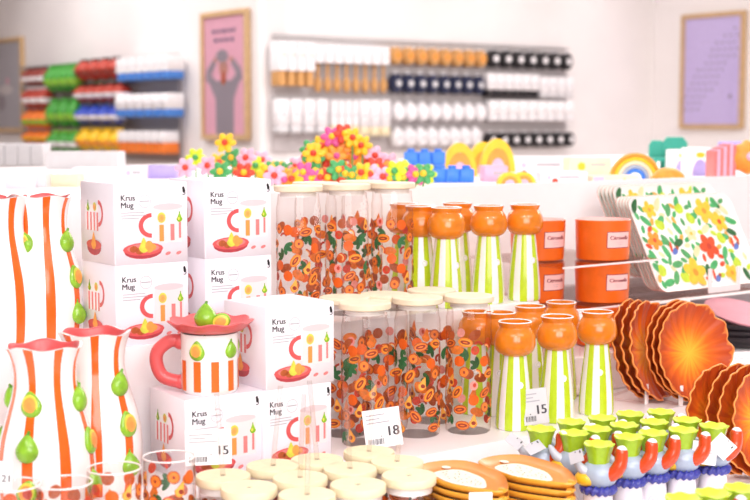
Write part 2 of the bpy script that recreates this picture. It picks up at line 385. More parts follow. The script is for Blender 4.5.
# ---------------------------------------------------------------- fruit reliefs
def add_fig(par, pos, out, r, half, tilt=0):
    """a moulded fig: body and stem, or a cut half with its flesh showing"""
    n = Vector(out).normalized(); rot = n.to_track_quat('-Y', 'Z').to_matrix().to_4x4()
    T = Matrix.Translation(pos) @ rot @ Matrix.Rotation(tilt, 4, 'Y')
    b = MB(); b.T = T
    sh = lambda x, y, z: (x * (1.04 - .42 * max(0, z + .1)), y * (1 - .2 * max(0, z)), z - .05 * (1 - z * z))
    b.ball((0, 0, 0), (r * .88, r * (.35 if half else .6), r * 1.08), 'fig_green', 20, 12, sh)
    o = b.build('fig_half' if half else 'fig', par, ang=80)
    if half:
        i = MB(); i.T = T
        fn = lambda x, y, h: (x, -r * .36 - h + (x * x + y * y) / r * .28, y)
        i.ell(0, 0, r * .66, r * .80, fn, 'fig_yellow', .0006, n=20); i.ell(0, -r * .05, r * .52, r * .62, fn, 'fig_flesh', .0011, n=20); i.ell(0, -r * .08, r * .22, r * .3, fn, 'orange_soft', .0015)
        i.build('flesh', o)
    else:
        i = MB(); i.T = T; i.tube([(0, 0, r * .95), (r * .12, -r * .05, r * 1.32)], [r * .16, r * .1], 'fig_dark', 8); i.build('stem', o)
    return o

# ---------------------------------------------------------------- striped pitchers
PPROF = [(.060, 0), (.064, .008), (.067, .035), (.068, .07), (.064, .105), (.055, .138), (.0465, .168), (.0435, .188), (.0445, .21), (.0485, .226), (.0530, .237)]
def prad(z):
    for (r0, z0), (r1, z1) in zip(PPROF, PPROF[1:]):
        if z0 <= z <= z1: return r0 + (r1 - r0) * (z - z0) / (z1 - z0)
    return PPROF[-1][0]
def smooth_prof(p, sub=3):
    out = []
    for i in range(len(p) - 1):
        p0 = p[max(0, i - 1)]; p1 = p[i]; p2 = p[i + 1]; p3 = p[min(len(p) - 1, i + 2)]
        for k in range(sub):
            t = k / sub
            out.append(tuple(.5 * (2 * b + (c - a) * t + (2 * a - 5 * b + 4 * c - d) * t * t + (3 * b - a - 3 * c + d) * t ** 3) for a, b, c, d in zip(p0, p1, p2, p3)))
    return out + [p[-1]]
def make_pitcher():
    t = thing('striped_pitcher', '', 'pitcher', (0, 0, 0), 0, 'orange striped fig pitchers')
    pr = smooth_prof(PPROF); n = 80
    rim = lambda th, z, r: z + max(0, (z - .19) / .047) ** 2 * (.0022 * math.cos(5 * th + .6) + .0025 * max(0, math.cos(th)) ** 3)
    spout = lambda th, z, r: r * (1 + max(0, (z - .19) / .047) * (.08 * max(0, math.cos(th)) ** 4 + .03 * math.cos(5 * th)))
    b = MB(); b.lathe(pr, None, n, spout, rim, lambda i, k: 'stripe_orange' if i % 10 < 3 else 'ceramic')
    o = b.build('body', t, ang=80)
    i = MB(); inner = [(max(.001, r - .0045), max(.006, z - (.0 if z > .2 else 0))) for r, z in pr if z > .1][::-1]
    i.lathe([(pr[-1][0] , pr[-1][1])] + [(pr[-1][0] - .0045, pr[-1][1] + .0005)] + inner[1:], None, n, spout, rim, lambda s, k: 'ceramic' if k < 1 else 'coral', cap0=False, cap1=False)
    i.build('lining', t, ang=80)
    h = MB(); h.T = Matrix.Rotation(math.radians(40), 4, 'Z'); h.tube(smooth_prof([(-.0435, 0, .205), (-.066, 0, .214), (-.088, 0, .196), (-.096, 0, .160), (-.086, 0, .120), (-.061, 0, .098)], 5), .0085, 'coral', 12)
    h.build('handle', t, ang=80)
    for s in range(8):
        th = 2 * PI * (s * 10 + 1.5) / 80
        if s % 2 == 0:
            for z, hf, r in ((.163, (s // 2) % 2 == 0, .0172), (.105, (s // 2) % 2 == 1, .0185), (.045, (s // 2) % 2 == 0, .0175)):
                rr = prad(z) + (.001 if hf else .002)
                add_fig(t, Vector((rr * math.cos(th), rr * math.sin(th), z)), (math.cos(th), math.sin(th), .15), r, hf, .5 * math.sin(s * 1.7 + z * 60))
    return t
pitcher = Proto(make_pitcher)
def put_pitcher(px, b, z, turn, label): pitcher.put(at(px, b, z), math.radians(turn), label)
put_pitcher(48, 1.775, ZM, -106, 'orange striped pitcher with fig reliefs, in front at the left, nearest the camera')
put_pitcher(97.5, 1.85, ZM, -130, 'orange striped pitcher with fig reliefs, second in the front row, beside the cartons')
put_pitcher(1, 2.125, ZS, -98, 'orange striped fig pitcher on the upper shelf, cut by the left picture edge')
put_pitcher(43, 2.12, ZS, -116, 'orange striped fig pitcher on the upper shelf, right one, next to the cartons')

# ---------------------------------------------------------------- mug and saucer on the carton
mp = at(210, 1.818, ZM + hh)
mug = thing('striped_mug', 'white mug with orange stripes, coral handle and fig reliefs on a carton', 'mug', mp, math.radians(0))
b = MB(); R = .0445
b.lathe([(.040, 0), (.043, .003), (R, .012), (R, .089), (.044, .0935), (.0425, .0925), (.0415, .083), (.0405, .012), (.0, .008)], 'ceramic', 64)
fm = cyl(R)
for k in range(10):
    th = 2 * PI * k / 10 - .6 - PI / 2 + .28
    if abs(((th + 2 * PI) % (2 * PI)) - PI) < .4: continue
    b.rect(th * R - .006, .006, th * R + .006, .053, fm, 'orange', .0005, 4)
b.build('body', mug)
h = MB(); h.tube(smooth_prof([(-.043, 0, .078), (-.061, 0, .079), (-.080, 0, .064), (-.083, 0, .044), (-.072, 0, .022), (-.043, 0, .014)], 5), [.0105] * 26, 'coral', 14)
h.ball((-.0455, 0, .078), .0125, 'coral'); h.ball((-.0455, 0, .0145), .0115, 'coral'); h.build('handle', mug, ang=80)
for k in range(10):
    th = 2 * PI * k / 10 - .6 - PI / 2 + .28
    if abs(((th + 2 * PI) % (2 * PI)) - PI) < .4 or k % 2 == 1 and k != 2: continue
    add_fig(mug, Vector((R * math.cos(th), R * math.sin(th), .070)), (math.cos(th), math.sin(th), 0), .0145 if k % 4 == 0 else .0125, k % 4 == 0)
sa = thing('fig_saucer', 'coral wavy-edged saucer with green figs lying on the striped mug', 'saucer', mp + Vector((.002, -.002, .0945)), 0)
wav = lambda th, z, r: r * (1 + .035 * max(0, (r - .03) / .03) * math.cos(9 * th))
b = MB(); b.lathe([(0.001, .0), (.04, .0), (.052, .004), (.064, .0145), (.066, .0175), (.0635, .0185), (.05, .0085), (.035, .006), (.0005, .006)], None, 72, wav, lambda th, z, r: z + .0015 * math.cos(9 * th) * max(0, (r - .04) / .02), lambda i, k: 'coral')
b.build('dish', sa)
f1 = MB(); f1.ball((-.006, -.008, .0235), (.0185, .0185, .0195), 'fig_green', 24, 14, lambda x, y, z: (x * (1 - .42 * max(0, z)), y * (1 - .42 * max(0, z)), z + .12 * max(0, z) ** 3)); f1.tube([(-.006, -.008, .042), (-.004, -.008, .0485)], [.003, .002], 'fig_dark', 8)
f1.build('fig', sa, ang=80)
f2 = MB(); f2.T = Matrix.Translation((.0185, -.016, .018)) @ Matrix.Rotation(-.35, 4, 'Y'); f2.ball((0, 0, 0), (.015, .008, .0125), 'fig_green', 20, 12)
f2.ell(0, 0, .0125, .0105, lambda x, y, h: (x, -.0079 - h + (x * x + y * y) * 20, y), 'fig_yellow', .0006, n=20); f2.ell(0, 0, .0085, .007, lambda x, y, h: (x, -.0079 - h + (x * x + y * y) * 20, y), 'fig_flesh', .0012, n=20)
f2.build('fig_half', sa, ang=80)
# ---------------------------------------------------------------- fruit print on glass
def scatter(rn, x0, x1, y0, y1, n, dmin, wrap=None, tries=60):
    pts = []
    for _ in range(n * tries):
        p = (rn.uniform(x0, x1), rn.uniform(y0, y1))
        ok = True
        for q in pts:
            dx = abs(p[0] - q[0])
            if wrap: dx = min(dx, wrap - dx)
            if dx * dx + (p[1] - q[1]) ** 2 < dmin * dmin: ok = False; break
        if ok: pts.append(p)
        if len(pts) >= n: break
    return pts
def fruit_print(R, z0, z1, n, dmin, s, seed):
    rn = random.Random(seed); b = MB(); fn = cyl(R); w = 2 * PI * R if not callable(R) else 2 * PI * R((z0 + z1) / 2)
    for i, (x, y) in enumerate(scatter(rn, 0, w, z0, z1, n, dmin, w)):
        k = i % 8; a = rn.uniform(-1, 1)
        if k in (0, 4):
            b.ell(x, y, .0092 * s, .0096 * s, fn, 'orange_deep' if k == 0 else 'fruit_brown', n=16, rot=a)
            if k: b.ell(x, y, .0072 * s, .0076 * s, fn, 'fruit_orange', .0008, n=14); b.ell(x, y, .0022 * s, .0026 * s, fn, 'fruit_seed', .0011, n=8)
        elif k in (1, 5):
            b.ell(x, y, .013 * s, .0082 * s, fn, 'fruit_brown' if k == 5 else 'fruit_orange', n=16, rot=a); b.ell(x, y, .0108 * s, .0064 * s, fn, 'fruit_orange' if k == 5 else 'petal_orange', .0008, n=14, rot=a); b.ell(x, y, .0088 * s, .0036 * s, fn, 'fruit_seed', .0011, n=12, rot=a); b.ell(x, y, .0045 * s, .0012 * s, fn, 'fruit_orange', .0014, n=8, rot=a)
        elif k == 2:
            b.ell(x, y, .0085 * s, .0125 * s, fn, 'fruit_orange', n=16, rot=a * .5, sh=pear); b.ell(x, y, .0074 * s, .0112 * s, fn, 'fruit_pear', .0008, n=16, rot=a * .5, sh=pear); b.ell(x, y - .004 * s, .004 * s, .0035 * s, fn, 'fruit_seed', .0011, n=12, rot=a)
        elif k == 3:
            b.ringarc(x, y, .0055 * s, .0095 * s, a, a + 2.4, fn, 'fruit_red', n=9); b.ringarc(x, y, .0055 * s, .0075 * s, a, a + 2.4, fn, 'fruit_peach', .0008, n=9)
        elif k == 6:
            for d in (-1, 0, 1):
                t = a + d * .95; b.ell(x + .007 * s * math.cos(t), y + .007 * s * math.sin(t), .0085 * s, .0042 * s, fn, 'leaf', rot=t, n=12)
        else:
            b.ell(x, y, .0075 * s, .008 * s, fn, 'fruit_red' if i % 16 == 7 else 'fruit_pink', n=14)
            b.ell(x + .001, y + .001, .003 * s, .004 * s, fn, 'fruit_brown' if i % 16 == 7 else 'fruit_red', .0008, n=9)
    return b
JR = .0405
def make_jar():
    t = thing('fruit_jar', '', 'jar', (0, 0, 0))
    b = MB(); b.lathe([(.001, .0), (.037, .0), (.0395, .002), (JR, .007), (JR, .205), (.0385, .214), (.0375, .228), (.0355, .228), (.0345, .2275)], 'clear_glass', 48, cap0=False)
    b.build('glass_body', t)
    fruit_print(JR, .016, .172, 56, .0205, 1.02, 3).build('fruit_print', t, False)
    b = MB(); b.lathe([(.0005, .2335), (.0435, .2335), (.0448, .235), (.0448, .243), (.0435, .2445), (.0005, .2445)], 'wood_lid', 48, cap0=False); o = b.build('lid', t)
    b = MB(); b.lathe([(.0332, .224), (.0337, .2255), (.0332, .227), (.0337, .2285), (.0332, .23), (.0335, .234)], 'silicone', 40); b.build('seal', o)
    return t
jar = Proto(make_jar); GJ = 'fruit printed storage jars'
for i, (px, b_, z, lab) in enumerate([
    (365, 1.835, ZM, 'tall fruit-printed glass jar behind the 18 price card, front row, beside the cartons'),
    (417, 1.835, ZM, 'tall fruit-printed glass jar in the middle of the front row of jars'),
    (468, 1.80, ZM, 'tall fruit-printed glass jar at the right of the front row, before a striped vase'),
    (345, 1.915, ZM, 'lower-table glass jar peeking between a carton edge and the front left jar'),
    (385, 1.905, ZM, 'glass jar in the second row, seen between the left and middle front jars'),
    (431, 1.905, ZM, 'glass jar in the second row, seen between the middle and right front jars'),
    (299, 2.05, ZS, 'tall fruit-printed jar on the upper shelf, left of three, touching a mug carton'),
    (347, 2.05, ZS, 'tall fruit-printed jar on the upper shelf, middle one of the three in front'),
    (392, 2.05, ZS, 'tall fruit-printed jar on the upper shelf, right one of three, before an orange-topped vase'),
    (316, 2.15, ZS, 'fruit-printed jar behind the left and middle jars of the upper shelf'),
    (362, 2.15, ZS, 'fruit-printed jar behind the middle and right jars of the upper shelf')]):
    jar.put(at(px, b_, z), rnd.uniform(0, 6.28) if i else 2.2, lab, GJ)

# ---------------------------------------------------------------- straw tumblers and highball glasses
def make_tumbler():
    t = thing('straw_tumbler', '', 'tumbler', (0, 0, 0))
    b = MB(); b.lathe([(.001, 0), (.029, 0), (.0315, .003), (.0355, .11), (.036, .118), (.0345, .118), (.034, .11), (.030, .008), (.001, .007)], 'clear_glass', 40, cap0=False); b.build('glass_body', t)
    fruit_print(lambda z: .0315 + .004 * (z - .003) / .107, .012, .085, 36, .0165, .85, 5).build('fruit_print', t, False)
    b = MB(); b.lathe([(.0005, .119), (.0385, .119), (.0395, .1205), (.0395, .129), (.0385, .131), (.0045, .131), (.0040, .1295)], 'wood_pale', 44, cap0=False)
    b.lathe([(.0005, .1297), (.0042, .1297)], 'pack_dark', 14, cap0=False); o = b.build('lid', t)
    b = MB(); b.lathe([(.0335, .108), (.034, .1195)], 'silicone', 36); b.build('seal', o)
    return t
tum = Proto(make_tumbler); tpos = {}
TL = [(223, 475, 'wooden-lidded straw tumbler below the left 15 price card'), (249, 487, 'wooden-lidded straw tumbler at the very front left, lowest but one in the cluster'),
      (307, 494, 'wooden-lidded straw tumbler nearest the camera, cut by the bottom picture edge'), (273, 465, 'wooden-lidded straw tumbler in the back row at the left, under the bottom carton'),
      (300, 477, 'wooden-lidded straw tumbler in the middle of the cluster, just behind the nearest one'), (317, 459, 'wooden-lidded straw tumbler in the back row, second from the left, below two cartons'),
      (350, 468, 'wooden-lidded straw tumbler in the centre right of the cluster, below the 18 price card'), (358, 484, 'wooden-lidded straw tumbler in the front row, right of the nearest tumbler'),
      (369, 451, 'wooden-lidded straw tumbler farthest back, close to the front left jar'), (397, 461, 'wooden-lidded straw tumbler at the right end of the back row'),
      (409, 475, 'wooden-lidded straw tumbler at the right end, beside the pear-shaped plates')]
for i, (px, py, lab) in enumerate(TL):
    p = at_y(px, py, ZL + .131); p.z = ZL; tpos[i] = p
    tum.put(p, rnd.uniform(0, 6), lab, 'straw tumblers with wooden lids')
def make_straw():
    b = MB(); b.tube([(0, 0, 0), (0, 0, .10), (0, 0, .21)], .0036, 'straw_glass', 12, False); pass
    return tag(b.build('glass_straw', ang=80), '', 'straw')
straw = Proto(make_straw)
for i, (tx, ty, lab) in {0: (-.06, .05, 'clear glass straw in the tumbler below the left 15 price card'), 3: (.10, .02, 'clear glass straw in the back left tumbler, leaning right'), 5: (-.09, 0, 'clear glass straw in the second tumbler of the back row'),
                         4: (.05, -.03, 'clear glass straw in the tumbler at the middle of the cluster'), 6: (-.05, .03, 'clear glass straw in the tumbler below the 18 price card'), 8: (.07, .04, 'clear glass straw in the farthest tumbler, before the front left jar'),
                         9: (.08, 0, 'clear glass straw in the right end tumbler of the back row'), 2: (.03, .02, 'clear glass straw in the tumbler nearest the camera')}.items():
    ax = Vector((math.sin(tx), -math.sin(ty), 1)).normalized(); p = tpos[i] + Vector((0, 0, .131)) - ax * (.095 if i == 2 else .09) / ax.z
    straw.put(p, 0, lab, 'glass drinking straws', (math.asin(ty), math.asin(tx), 0))
def make_highball():
    t = thing('highball_glass', '', 'glass', (0, 0, 0))
    b = MB(); b.lathe([(.001, 0), (.031, 0), (.0335, .003), (.036, .165), (.0362, .171), (.0355, .1725), (.0348, .171), (.0345, .165), (.032, .012), (.001, .010)], 'clear_glass', 44, cap0=False); b.build('glass_body', t)
    b = MB(); b.tube([(.0355 * math.cos(2 * PI * k / 48), .0355 * math.sin(2 * PI * k / 48), .1722) for k in range(49)], .0011, 'acrylic_edge', 8, False); b.build('rim', t, ang=80)
    fruit_print(lambda z: .0335 + .0025 * (z - .003) / .162, .02, .152, 62, .019, .98, 9).build('fruit_print', t, False)
    return t
hb = Proto(make_highball)
for i, (px, b_, lab) in enumerate([(169, 1.640, 'fruit-printed open glass at the right of the row, before the bottom carton'), (114, 1.628, 'fruit-printed open glass standing before the second front pitcher'),
                    (64, 1.60, 'fruit-printed open glass standing before the nearest pitcher'), (12, 1.63, 'fruit-printed open glass in the bottom left corner')]):
    hb.put(at(px, b_, ZL + .17) - Vector((0, 0, .17)), i * 1.7, lab, 'open fruit printed glasses')

# ---------------------------------------------------------------- striped vases
def make_vase():
    t = thing('striped_vase', '', 'vase', (0, 0, 0))
    pr = [(.030, 0), (.0325, .002), (.0332, .01), (.0315, .045), (.0275, .085), (.0235, .12), (.0215, .137)]
    b = MB(); b.lathe(smooth_prof(pr), None, 56, pick=lambda i, k: 'lime' if i % 8 < 4 else 'ceramic'); b.build('base', t, ang=60)
    pot = [(.0205, .133), (.031, .139), (.0365, .149), (.0372, .160), (.0345, .173), (.0290, .182), (.0275, .185), (.0290, .189), (.0305, .194)]
    b = MB(); b.lathe(smooth_prof(pot), 'pot_orange', 48); o = b.build('pot', t, ang=60)
    b = MB(); b.lathe([(.0305, .194), (.0292, .1955), (.0262, .1945), (.0250, .184), (.029, .160), (.001, .140)], None, 48, pick=lambda i, k: 'ceramic' if k < 2 else 'pot_orange', cap0=False); b.build('rim', o)
    s = MB(); R = lambda z: .0275 + (.085 - z) * .107
    s.ell(0, .083, .0062, .0062, lambda x, y, h: ((R(y) + h) * math.cos(x / R(y)), (R(y) + h) * math.sin(x / R(y)), y), 'card_white', .0009, n=18); s.ringarc(0, .083, .0035, .0042, 0, 6.28, lambda x, y, h: ((R(y) + h) * math.cos(x / R(y)), (R(y) + h) * math.sin(x / R(y)), y), 'text_light', .0014)
    s.build('price_sticker', t, False)
    return t
vase = Proto(make_vase); vp = {}
for px, b_, z, tu, lab in [
    (514, 1.765, ZM, -75, 'green striped vase with orange pot top, front row left, behind the 15 price card'),
    (556, 1.765, ZM, -70, 'green striped vase with orange pot top, middle of the lower front row'),
    (596, 1.765, ZM, -88, 'green striped vase with orange pot top, right end of the lower front row'),
    (477, 1.905, ZM, -100, 'green striped vase seen through the right front jar on the lower table'),
    (499, 1.87, ZM, -95, 'green striped vase behind the front left vase of the lower row'),
    (529, 1.90, ZM, -60, 'green striped vase behind, between the left and middle lower front vases'),
    (560, 1.905, ZM, -95, 'green striped vase behind, just behind the middle lower front vase'),
    (446, 2.01, ZS, -45, 'green striped vase on the upper shelf, left of the three in front'),
    (488, 2.01, ZS, -55, 'green striped vase on the upper shelf, middle of the three in front'),
    (524, 1.995, ZS, -60, 'green striped vase on the upper shelf, right end, beside the orange candles'),
    (420, 2.08, ZS, -75, 'green striped vase on the upper shelf, just right of the back glass jars'),
    (404, 2.165, ZS, -90, 'green striped vase on the upper shelf seen through the right back jar'),
    (457, 2.115, ZS, -60, 'green striped vase on the upper shelf, behind the left front one')]:
    vase.put(at(px, b_, z), math.radians(tu), lab, 'green striped vases with orange pots')

# ---------------------------------------------------------------- candles on their acrylic rack
CR = .0585; CH = .084
def make_candle():
    t = thing('scented_candle', '', 'candle', (0, 0, 0))
    b = MB(); b.lathe([(.0005, 0), (.054, 0), (.0555, .0015), (CR, CH - .001), (CR - .0008, CH), (CR - .003, CH), (CR - .003, CH - .014)], None, 56, pick=lambda i, k: 'candle_orange' if k < 4 else 'candle_pink', cap0=False); o = b.build('pot', t)
    b = MB(); b.lathe([(.0005, CH - .013), (CR - .003, CH - .013)], 'candle_pink', 48, cap0=False); b.tube([(0, 0, CH - .013), (.001, 0, CH - .003)], .001, 'wood_lid', 6); b.build('wax', t)
    fn = cyl(lambda z: .0555 + (CR - .0555) * z / CH); b = MB()
    b.rect(-.0290, .0265, .0290, .0610, fn, 'label_red', .0006, 8); b.rect(-.0276, .0279, .0276, .0596, fn, 'label_pink', .0009, 8)
    b.text('Citronella', 0, .0445, .0112, fn, 'label_red', .0013, 'C', bold=True); b.rect(-.009, .0385, .009, .0392, fn, 'text_light', .0013, 4)
    b.rect(-.006, .034, .006, .0348, fn, 'text_light', .0013, 4)
    b.build('label', t, False)
    return t
candle = Proto(make_candle); ZR1, ZR2 = 1.079, 1.168
ca, cb = at(602, 1.985, 1.1), at(537, 2.065, 1.1); ca.z = cb.z = 0
rack = thing('acrylic_rack', 'clear acrylic two-shelf rack holding the orange candles', 'rack', ab(0, 0, .985), YAW)
A0, A1, B0, B1 = 1.908, 2.198, 1.912, 2.2
for zz in (ZR1, ZR2):
    b = MB(); b.box(A0, A1, B0, B1, zz - .985 - .004, zz - .985, 'acrylic', .0008); o = b.build('shelf', rack); b = MB(); b.box(A0, A1, B0 - .0022, B0 - .0002, zz - .985 - .004, zz - .985, 'acrylic_edge', .0004); b.build('edge', o)
for x in (A0 + .003, A1 - .003):
    for y in (B0 + .004, B1 - .004):
        b = MB(); b.tube([(x, y, 0), (x, y, ZR2 - .985 - .004)], .0025, 'acrylic', 10); b.build('post', rack)
cp = [(ca, 'right'), (cb, 'left')]
for zz, wh in ((.9865, 'at the very bottom'), (ZR1, 'on the middle acrylic shelf'), (ZR2, 'on the top acrylic shelf')):
    for (p, sd), tu in zip(cp, (-62, -54)):
        candle.put(p + Vector((0, 0, zz + .0003)), math.radians(tu), f'orange scented candle with pink label {wh}, {sd} one of two', 'orange scented candles')

# ---------------------------------------------------------------- floral trays
TW, TH = .36, .233
def rrect(w, h, r, n=6):
    o = []
    for cx, cy, a0 in ((w / 2 - r, h / 2 - r, 0), (-w / 2 + r, h / 2 - r, PI / 2), (-w / 2 + r, -h / 2 + r, PI), (w / 2 - r, -h / 2 + r, 1.5 * PI)):
        o += [(cx + r * math.cos(a0 + PI / 2 * k / n), cy + r * math.sin(a0 + PI / 2 * k / n)) for k in range(n + 1)]
    return o
def flower(b, x, y, r, fn, m, mc, n=5, h=.0008, a0=0):
    for k in range(n):
        t = a0 + 2 * PI * k / n; b.ell(x + r * .55 * math.cos(t), y + r * .55 * math.sin(t), r * .55, r * .40, fn, m, h + .0001 * k, rot=t, n=14)
    b.ell(x, y, r * .26, r * .26, fn, mc, h + .0009, n=12)
def make_tray():
    t = thing('floral_tray', '', 'tray', (0, 0, 0))
    b = MB(); lv = [(TW - .03, TH - .03, 0, -.0), (TW - .008, TH - .008, -.003, 0), (TW, TH, -.0075, 0), (TW - .0012, TH - .0012, -.0082, 0), (TW - .012, TH - .012, -.004, 0), (TW - .034, TH - .034, -.0015, 0)]
    rings = [rrect(w, h, .026 - (TW - w) * .3) for w, h, y, _ in lv]; n = len(rings[0]); vs = []; fs = []; ms = []
    for (w, h, y, _), o in zip(lv, rings): vs += [(p[0], y, p[1] + TH / 2) for p in o]
    for k in range(len(lv) - 1):
        for i in range(n):
            j = (i + 1) % n; fs.append((k * n + i, k * n + j, (k + 1) * n + j, (k + 1) * n + i)); ms.append('tray_edge' if k == 2 else 'tray_white')
    fs += [tuple(range(n)), tuple(range(len(vs) - n, len(vs)))[::-1]]; ms += ['tray_white'] * 2
    b.add(vs, fs, ms)
    f = lambda x, y, h: (x, -.0015 - h - .007 * max(0, max((abs(x) - TW / 2 + .017) / .017, (abs(y) - TH / 2 + .017) / .017)) , y + TH / 2)
    rn = random.Random(21)
    # flowers, lemons, leaves and small birds in the photographed order of size
    fl = [(-.035, -.075, .034, 'petal_yellow', 'petal_orange'), (.045, -.015, .030, 'petal_red', 'fruit_red'), (.075, .075, .030, 'petal_yellow', 'petal_orange'), (.115, .045, .025, 'petal_yellow', 'petal_red'), (.0, .02, .018, 'beige_print', 'petal_yellow'), (.09, -.085, .022, 'petal_yellow', 'petal_orange'), (-.13, .01, .022, 'petal_orange', 'petal_red'), (-.11, .085, .02, 'petal_yellow', 'petal_orange')]
    occ = [(x, y, r) for x, y, r, _, _ in fl]
    for x, y, r, m, c in fl: flower(b, x, y, r, f, m, c, 5, .0012, rn.uniform(0, 1))
    for x, y in ((-.075, -.02), (.035, -.095), (.142, -.02)):      # little birds
        b.ell(x, y, .012, .007, f, 'bird_blue', .0012, rot=.6); b.ell(x - .009, y + .011, .0042, .013, f, 'petal_red', .0015, rot=-.2); b.ell(x + .01, y + .008, .005, .005, f, 'fruit_brown', .0018); occ.append((x, y, .014))
    for x, y in ((-.005, .085), (-.09, .045), (.10, .0), (-.07, -.085), (.125, -.06), (.02, .055), (-.14, -.06)):   # lemons with leaves
        a = rn.uniform(0, 3)
        b.ell(x + .012 * math.cos(a + .5), y + .012 * math.sin(a + .5), .018, .009, f, 'leaf_bright', .0009, rot=a); b.ell(x, y, .0125, .0105, f, 'lemon', .0014, rot=a); b.ell(x + .008 * math.cos(a + 2), y + .008 * math.sin(a + 2), .0125, .010, f, 'lemon', .0012, rot=a + 1); occ.append((x, y, .02))
    k = 0
    for _ in range(900):
        x, y = rn.uniform(-TW / 2 + .024, TW / 2 - .024), rn.uniform(-TH / 2 + .02, TH / 2 - .02); r = .0142
        if all((x - q[0]) ** 2 + (y - q[1]) ** 2 > (r + q[2] * .92) ** 2 for q in occ):
            a = rn.uniform(0, 3.1); k += 1
            m = ('leaf_bright', 'leaf_light', 'leaf_bright', 'leaf', 'beige_print')[k % 5]
            b.ell(x, y, .0185, .0085, f, m, .001, rot=a)
            if k % 3 == 0: b.ell(x + .009 * math.cos(a + 1.4), y + .009 * math.sin(a + 1.4), .013, .0062, f, 'leaf_bright', .0008, rot=a + .9)
            occ.append((x, y, r))
    for _ in range(1500):
        x, y = rn.uniform(-TW / 2 + .02, TW / 2 - .02), rn.uniform(-TH / 2 + .017, TH / 2 - .017); r = .0085
        if all((x - q[0]) ** 2 + (y - q[1]) ** 2 > (r + q[2] * .80) ** 2 for q in occ):
            a = rn.uniform(0, 3.1); k += 1
            m = ('leaf_light', 'lemon', 'leaf_bright', 'fruit_pear', 'beige_print', 'leaf_bright', 'petal_red')[k % 7]
            b.ell(x, y, .0105, .0058, f, m, .0007, rot=a); occ.append((x, y, r))
    b.build('tray_body', t, ang=50)
    return t
tray = Proto(make_tray); ZT = 1.074; LEAN = math.radians(28)
ts = thing('tray_shelf', 'clear acrylic shelf on posts under the leaning floral trays', 'shelf', ab(0, 0, ZM), YAW)
b = MB(); b.box(2.215, 3.1, 1.93, 2.262, ZT - ZM - .006, ZT - ZM, 'acrylic', .001); o = b.build('shelf_board', ts); b = MB(); b.box(2.215, 3.1, 1.9275, 1.9297, ZT - ZM - .006, ZT - ZM, 'acrylic_edge', .0004); b.build('edge', o)
b = MB(); b.box(2.232, 2.66, 2.045, 2.13, ZT - ZM, ZT - ZM + .0215, 'acrylic', .001); b.build('spacer_block', ts)
for x in (2.225, 3.09):
    for y in (1.945, 2.25):
        b = MB(); b.tube([(x, y, 0), (x, y, ZT - ZM - .006)], .004, 'acrylic', 10); b.build('post', ts)
a0 = ab_of(at(658, 1.985, ZT))[0]
labs = ['white floral tray with fruit and birds, frontmost of the right stack', 'floral tray directly behind the frontmost one', 'floral tray third from the front of the right stack', 'floral tray fourth from the front of the right stack', 'floral tray at the back of the right stack']
for i in range(5):
    tray.put(ab(a0 + TW / 2 + .001 * (i % 2), 1.985 + .0092 * i, ZT + .004), 0, labs[i], 'leaning floral trays', (-LEAN, 0, YAW))
labs = ['floral tray frontmost of the rear stack, upper strip showing above the others', 'floral tray second in the rear stack', 'floral tray third in the rear stack', 'floral tray fourth in the rear stack', 'floral tray at the very back, its white rim behind the candles']
for i in range(5):
    tray.put(ab(a0 + TW / 2 + .036 - .003 * i, 2.066 + .0092 * i, ZT + .026), 0, labs[i], 'leaning floral trays', (-LEAN, 0, YAW))
# bracket that holds the stack
br = thing('tray_bracket', 'pinkish clear bracket gripping the lower edge of the front floral tray', 'bracket', ab(a0 + .185, 1.972, ZT), YAW)
b = MB(); b.box(-.055, .055, -.018, .0, 0, .004, 'acrylic', .0008); b.box(-.055, .055, -.0225, -.0185, 0, .014, 'bracket_pink', .0008); b.build('foot', br)
for s in (-1, 1):
    b = MB(); b.box(s * .05 - .006, s * .05 + .006, -.022, -.018, .014, .055, 'bracket_pink', .0008); b.build('prong', br)
# ---------------------------------------------------------------- scalloped orange plates on edge
SR = .0965
def make_scallop():
    t = thing('scalloped_plate', '', 'plate', (0, 0, 0))
    seg = 120; nr = 14
    prof = [(SR * k / nr, .004 + .020 * max(0, (k / nr - .45) / .55) ** 1.6) for k in range(1, nr + 1)]
    def fr(th, z, r): return r * (1 + .045 * (r / SR) ** 3 * (abs(math.cos(5.5 * th + .4)) * 1.6 - .9))
    def fz(th, z, r): return z + (r / SR) ** 1.5 * (.0022 * math.cos(22 * th) + .003 * math.cos(11 * th + .8))
    b = MB(); b.lathe([(.0008, .004)] + prof, 'scallop_glaze', seg, fr, fz, cap0=False)
    back = [(r, z - .0045) for r, z in prof][::-1]
    b.lathe([(prof[-1][0], prof[-1][1]), (prof[-1][0] + .0008, prof[-1][1] - .0022)] + back + [(.0008, -.0005)], 'scallop_glaze', seg, fr, fz, cap0=False)
    b.build('plate_body', t, ang=70)
    b = MB(); pts = []
    for i in range(seg + 1):
        th = 2 * PI * i / seg; r = fr(th, 0, SR); pts.append((r * math.cos(th), r * math.sin(th), fz(th, prof[-1][1], SR) - .001))
    b.tube(pts, .0016, 'orange_soft', 6, False); b.build('rim', t, ang=80)
    return t
sc = Proto(make_scallop)
